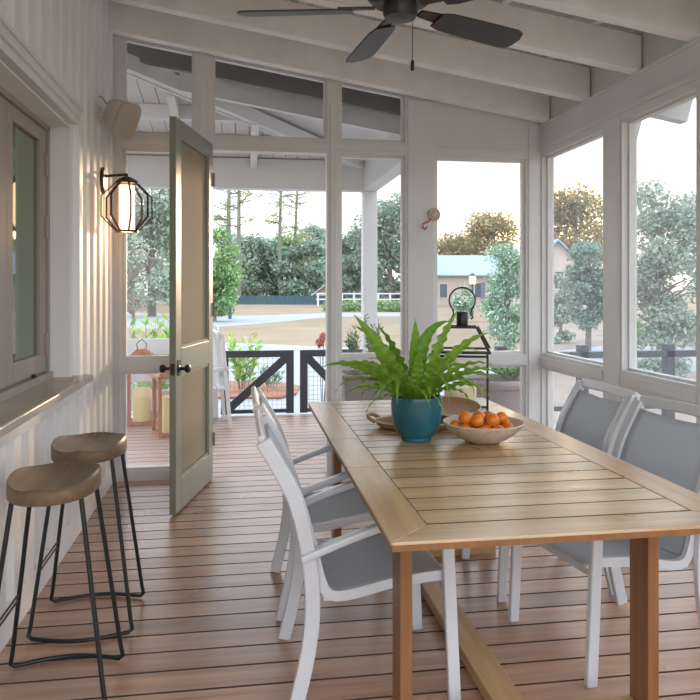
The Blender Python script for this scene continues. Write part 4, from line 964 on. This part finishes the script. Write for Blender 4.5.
# ------------------------------------------------------------------ LIGHT
wd = bpy.data.worlds.new('evening_sky'); sc.world = wd; wd.use_nodes = True; nt = wd.node_tree; L = nt.links
bg = nt.nodes['Background']; tc = N(nt, 'ShaderNodeTexCoord'); sep = N(nt, 'ShaderNodeSeparateXYZ'); L.new(tc.outputs['Generated'], sep.inputs[0])
rp = ramp(nt, [(0.0, (.42, .43, .45)), (.48, (.52, .53, .55)), (.505, (.80, .76, .70)), (.57, (.80, .83, .87)), (.70, (.95, 1.0, 1.07)), (1.0, (.95, 1.05, 1.2))])
mr = N(nt, 'ShaderNodeMapRange'); mr.inputs['From Min'].default_value = -1; L.new(sep.outputs['Z'], mr.inputs['Value']); L.new(mr.outputs[0], rp.inputs['Fac'])
sdir = Vector(ray(546, 224)).normalized()
dt = N(nt, 'ShaderNodeVectorMath', op='DOT_PRODUCT'); dt.inputs[1].default_value = sdir; L.new(tc.outputs['Generated'], dt.inputs[0])
mx0 = N(nt, 'ShaderNodeMath', op='MAXIMUM'); mx0.inputs[1].default_value = 0; L.new(dt.outputs['Value'], mx0.inputs[0])
pw = N(nt, 'ShaderNodeMath', op='POWER'); pw.inputs[1].default_value = 70; L.new(mx0.outputs[0], pw.inputs[0]); pk = N(nt, 'ShaderNodeMath', op='POWER'); pk.inputs[1].default_value = 900; L.new(mx0.outputs[0], pk.inputs[0]); co_ = N(nt, 'ShaderNodeMix', data_type='RGBA', blend_type='ADD'); co_.inputs['B'].default_value = (3.0, 2.0, 1.0, 1); L.new(pk.outputs[0], co_.inputs['Factor'])
mix = N(nt, 'ShaderNodeMix', data_type='RGBA'); mix.inputs['B'].default_value = (.50, .39, .27, 1); L.new(pw.outputs[0], mix.inputs['Factor']); L.new(rp.outputs['Color'], mix.inputs['A'])
L.new(mix.outputs['Result'], co_.inputs['A']); L.new(co_.outputs['Result'], bg.inputs['Color']); bg.inputs['Strength'].default_value = 1.0
sl_ = bpy.data.lights.new('low_sun', 'SUN'); sl_.energy = .9; sl_.color = (1, .72, .45); sl_.angle = math.radians(3); so = bpy.data.objects.new('low_sun', sl_); COL.objects.link(so); so.rotation_euler = (-sdir).to_track_quat('-Z', 'Y').to_euler()
pl_ = bpy.data.lights.new('sconce_bulb', 'POINT'); pl_.energy = .7; pl_.color = (1, .50, .24); pl_.shadow_soft_size = .05; po = bpy.data.objects.new('sconce_bulb', pl_); COL.objects.link(po); po.location = (cxs, cys, czs - .19)

# ------------------------------------------------------------------ CAMERA
cam = bpy.data.cameras.new('camera'); co = bpy.data.objects.new('camera', cam); COL.objects.link(co)
co.location = (0, 0, EYE); co.rotation_euler = (PI / 2, 0, -TH); cam.sensor_width = 36; cam.sensor_fit = 'HORIZONTAL'; cam.lens = F / 700 * 36; cam.shift_y = -(350 - HY) / 700; cam.clip_start = .05; cam.clip_end = 600
sc.camera = co
sc.view_settings.view_transform = 'Standard'; sc.view_settings.look = 'None'; sc.view_settings.gamma = 1; sc.view_settings.use_curve_mapping = False; sc.view_settings.exposure = 1.62
sc.cycles.max_bounces = 10; sc.cycles.diffuse_bounces = 5; sc.cycles.transparent_max_bounces = 16; sc.cycles.use_denoising = True; sc.cycles.sample_clamp_indirect = 6
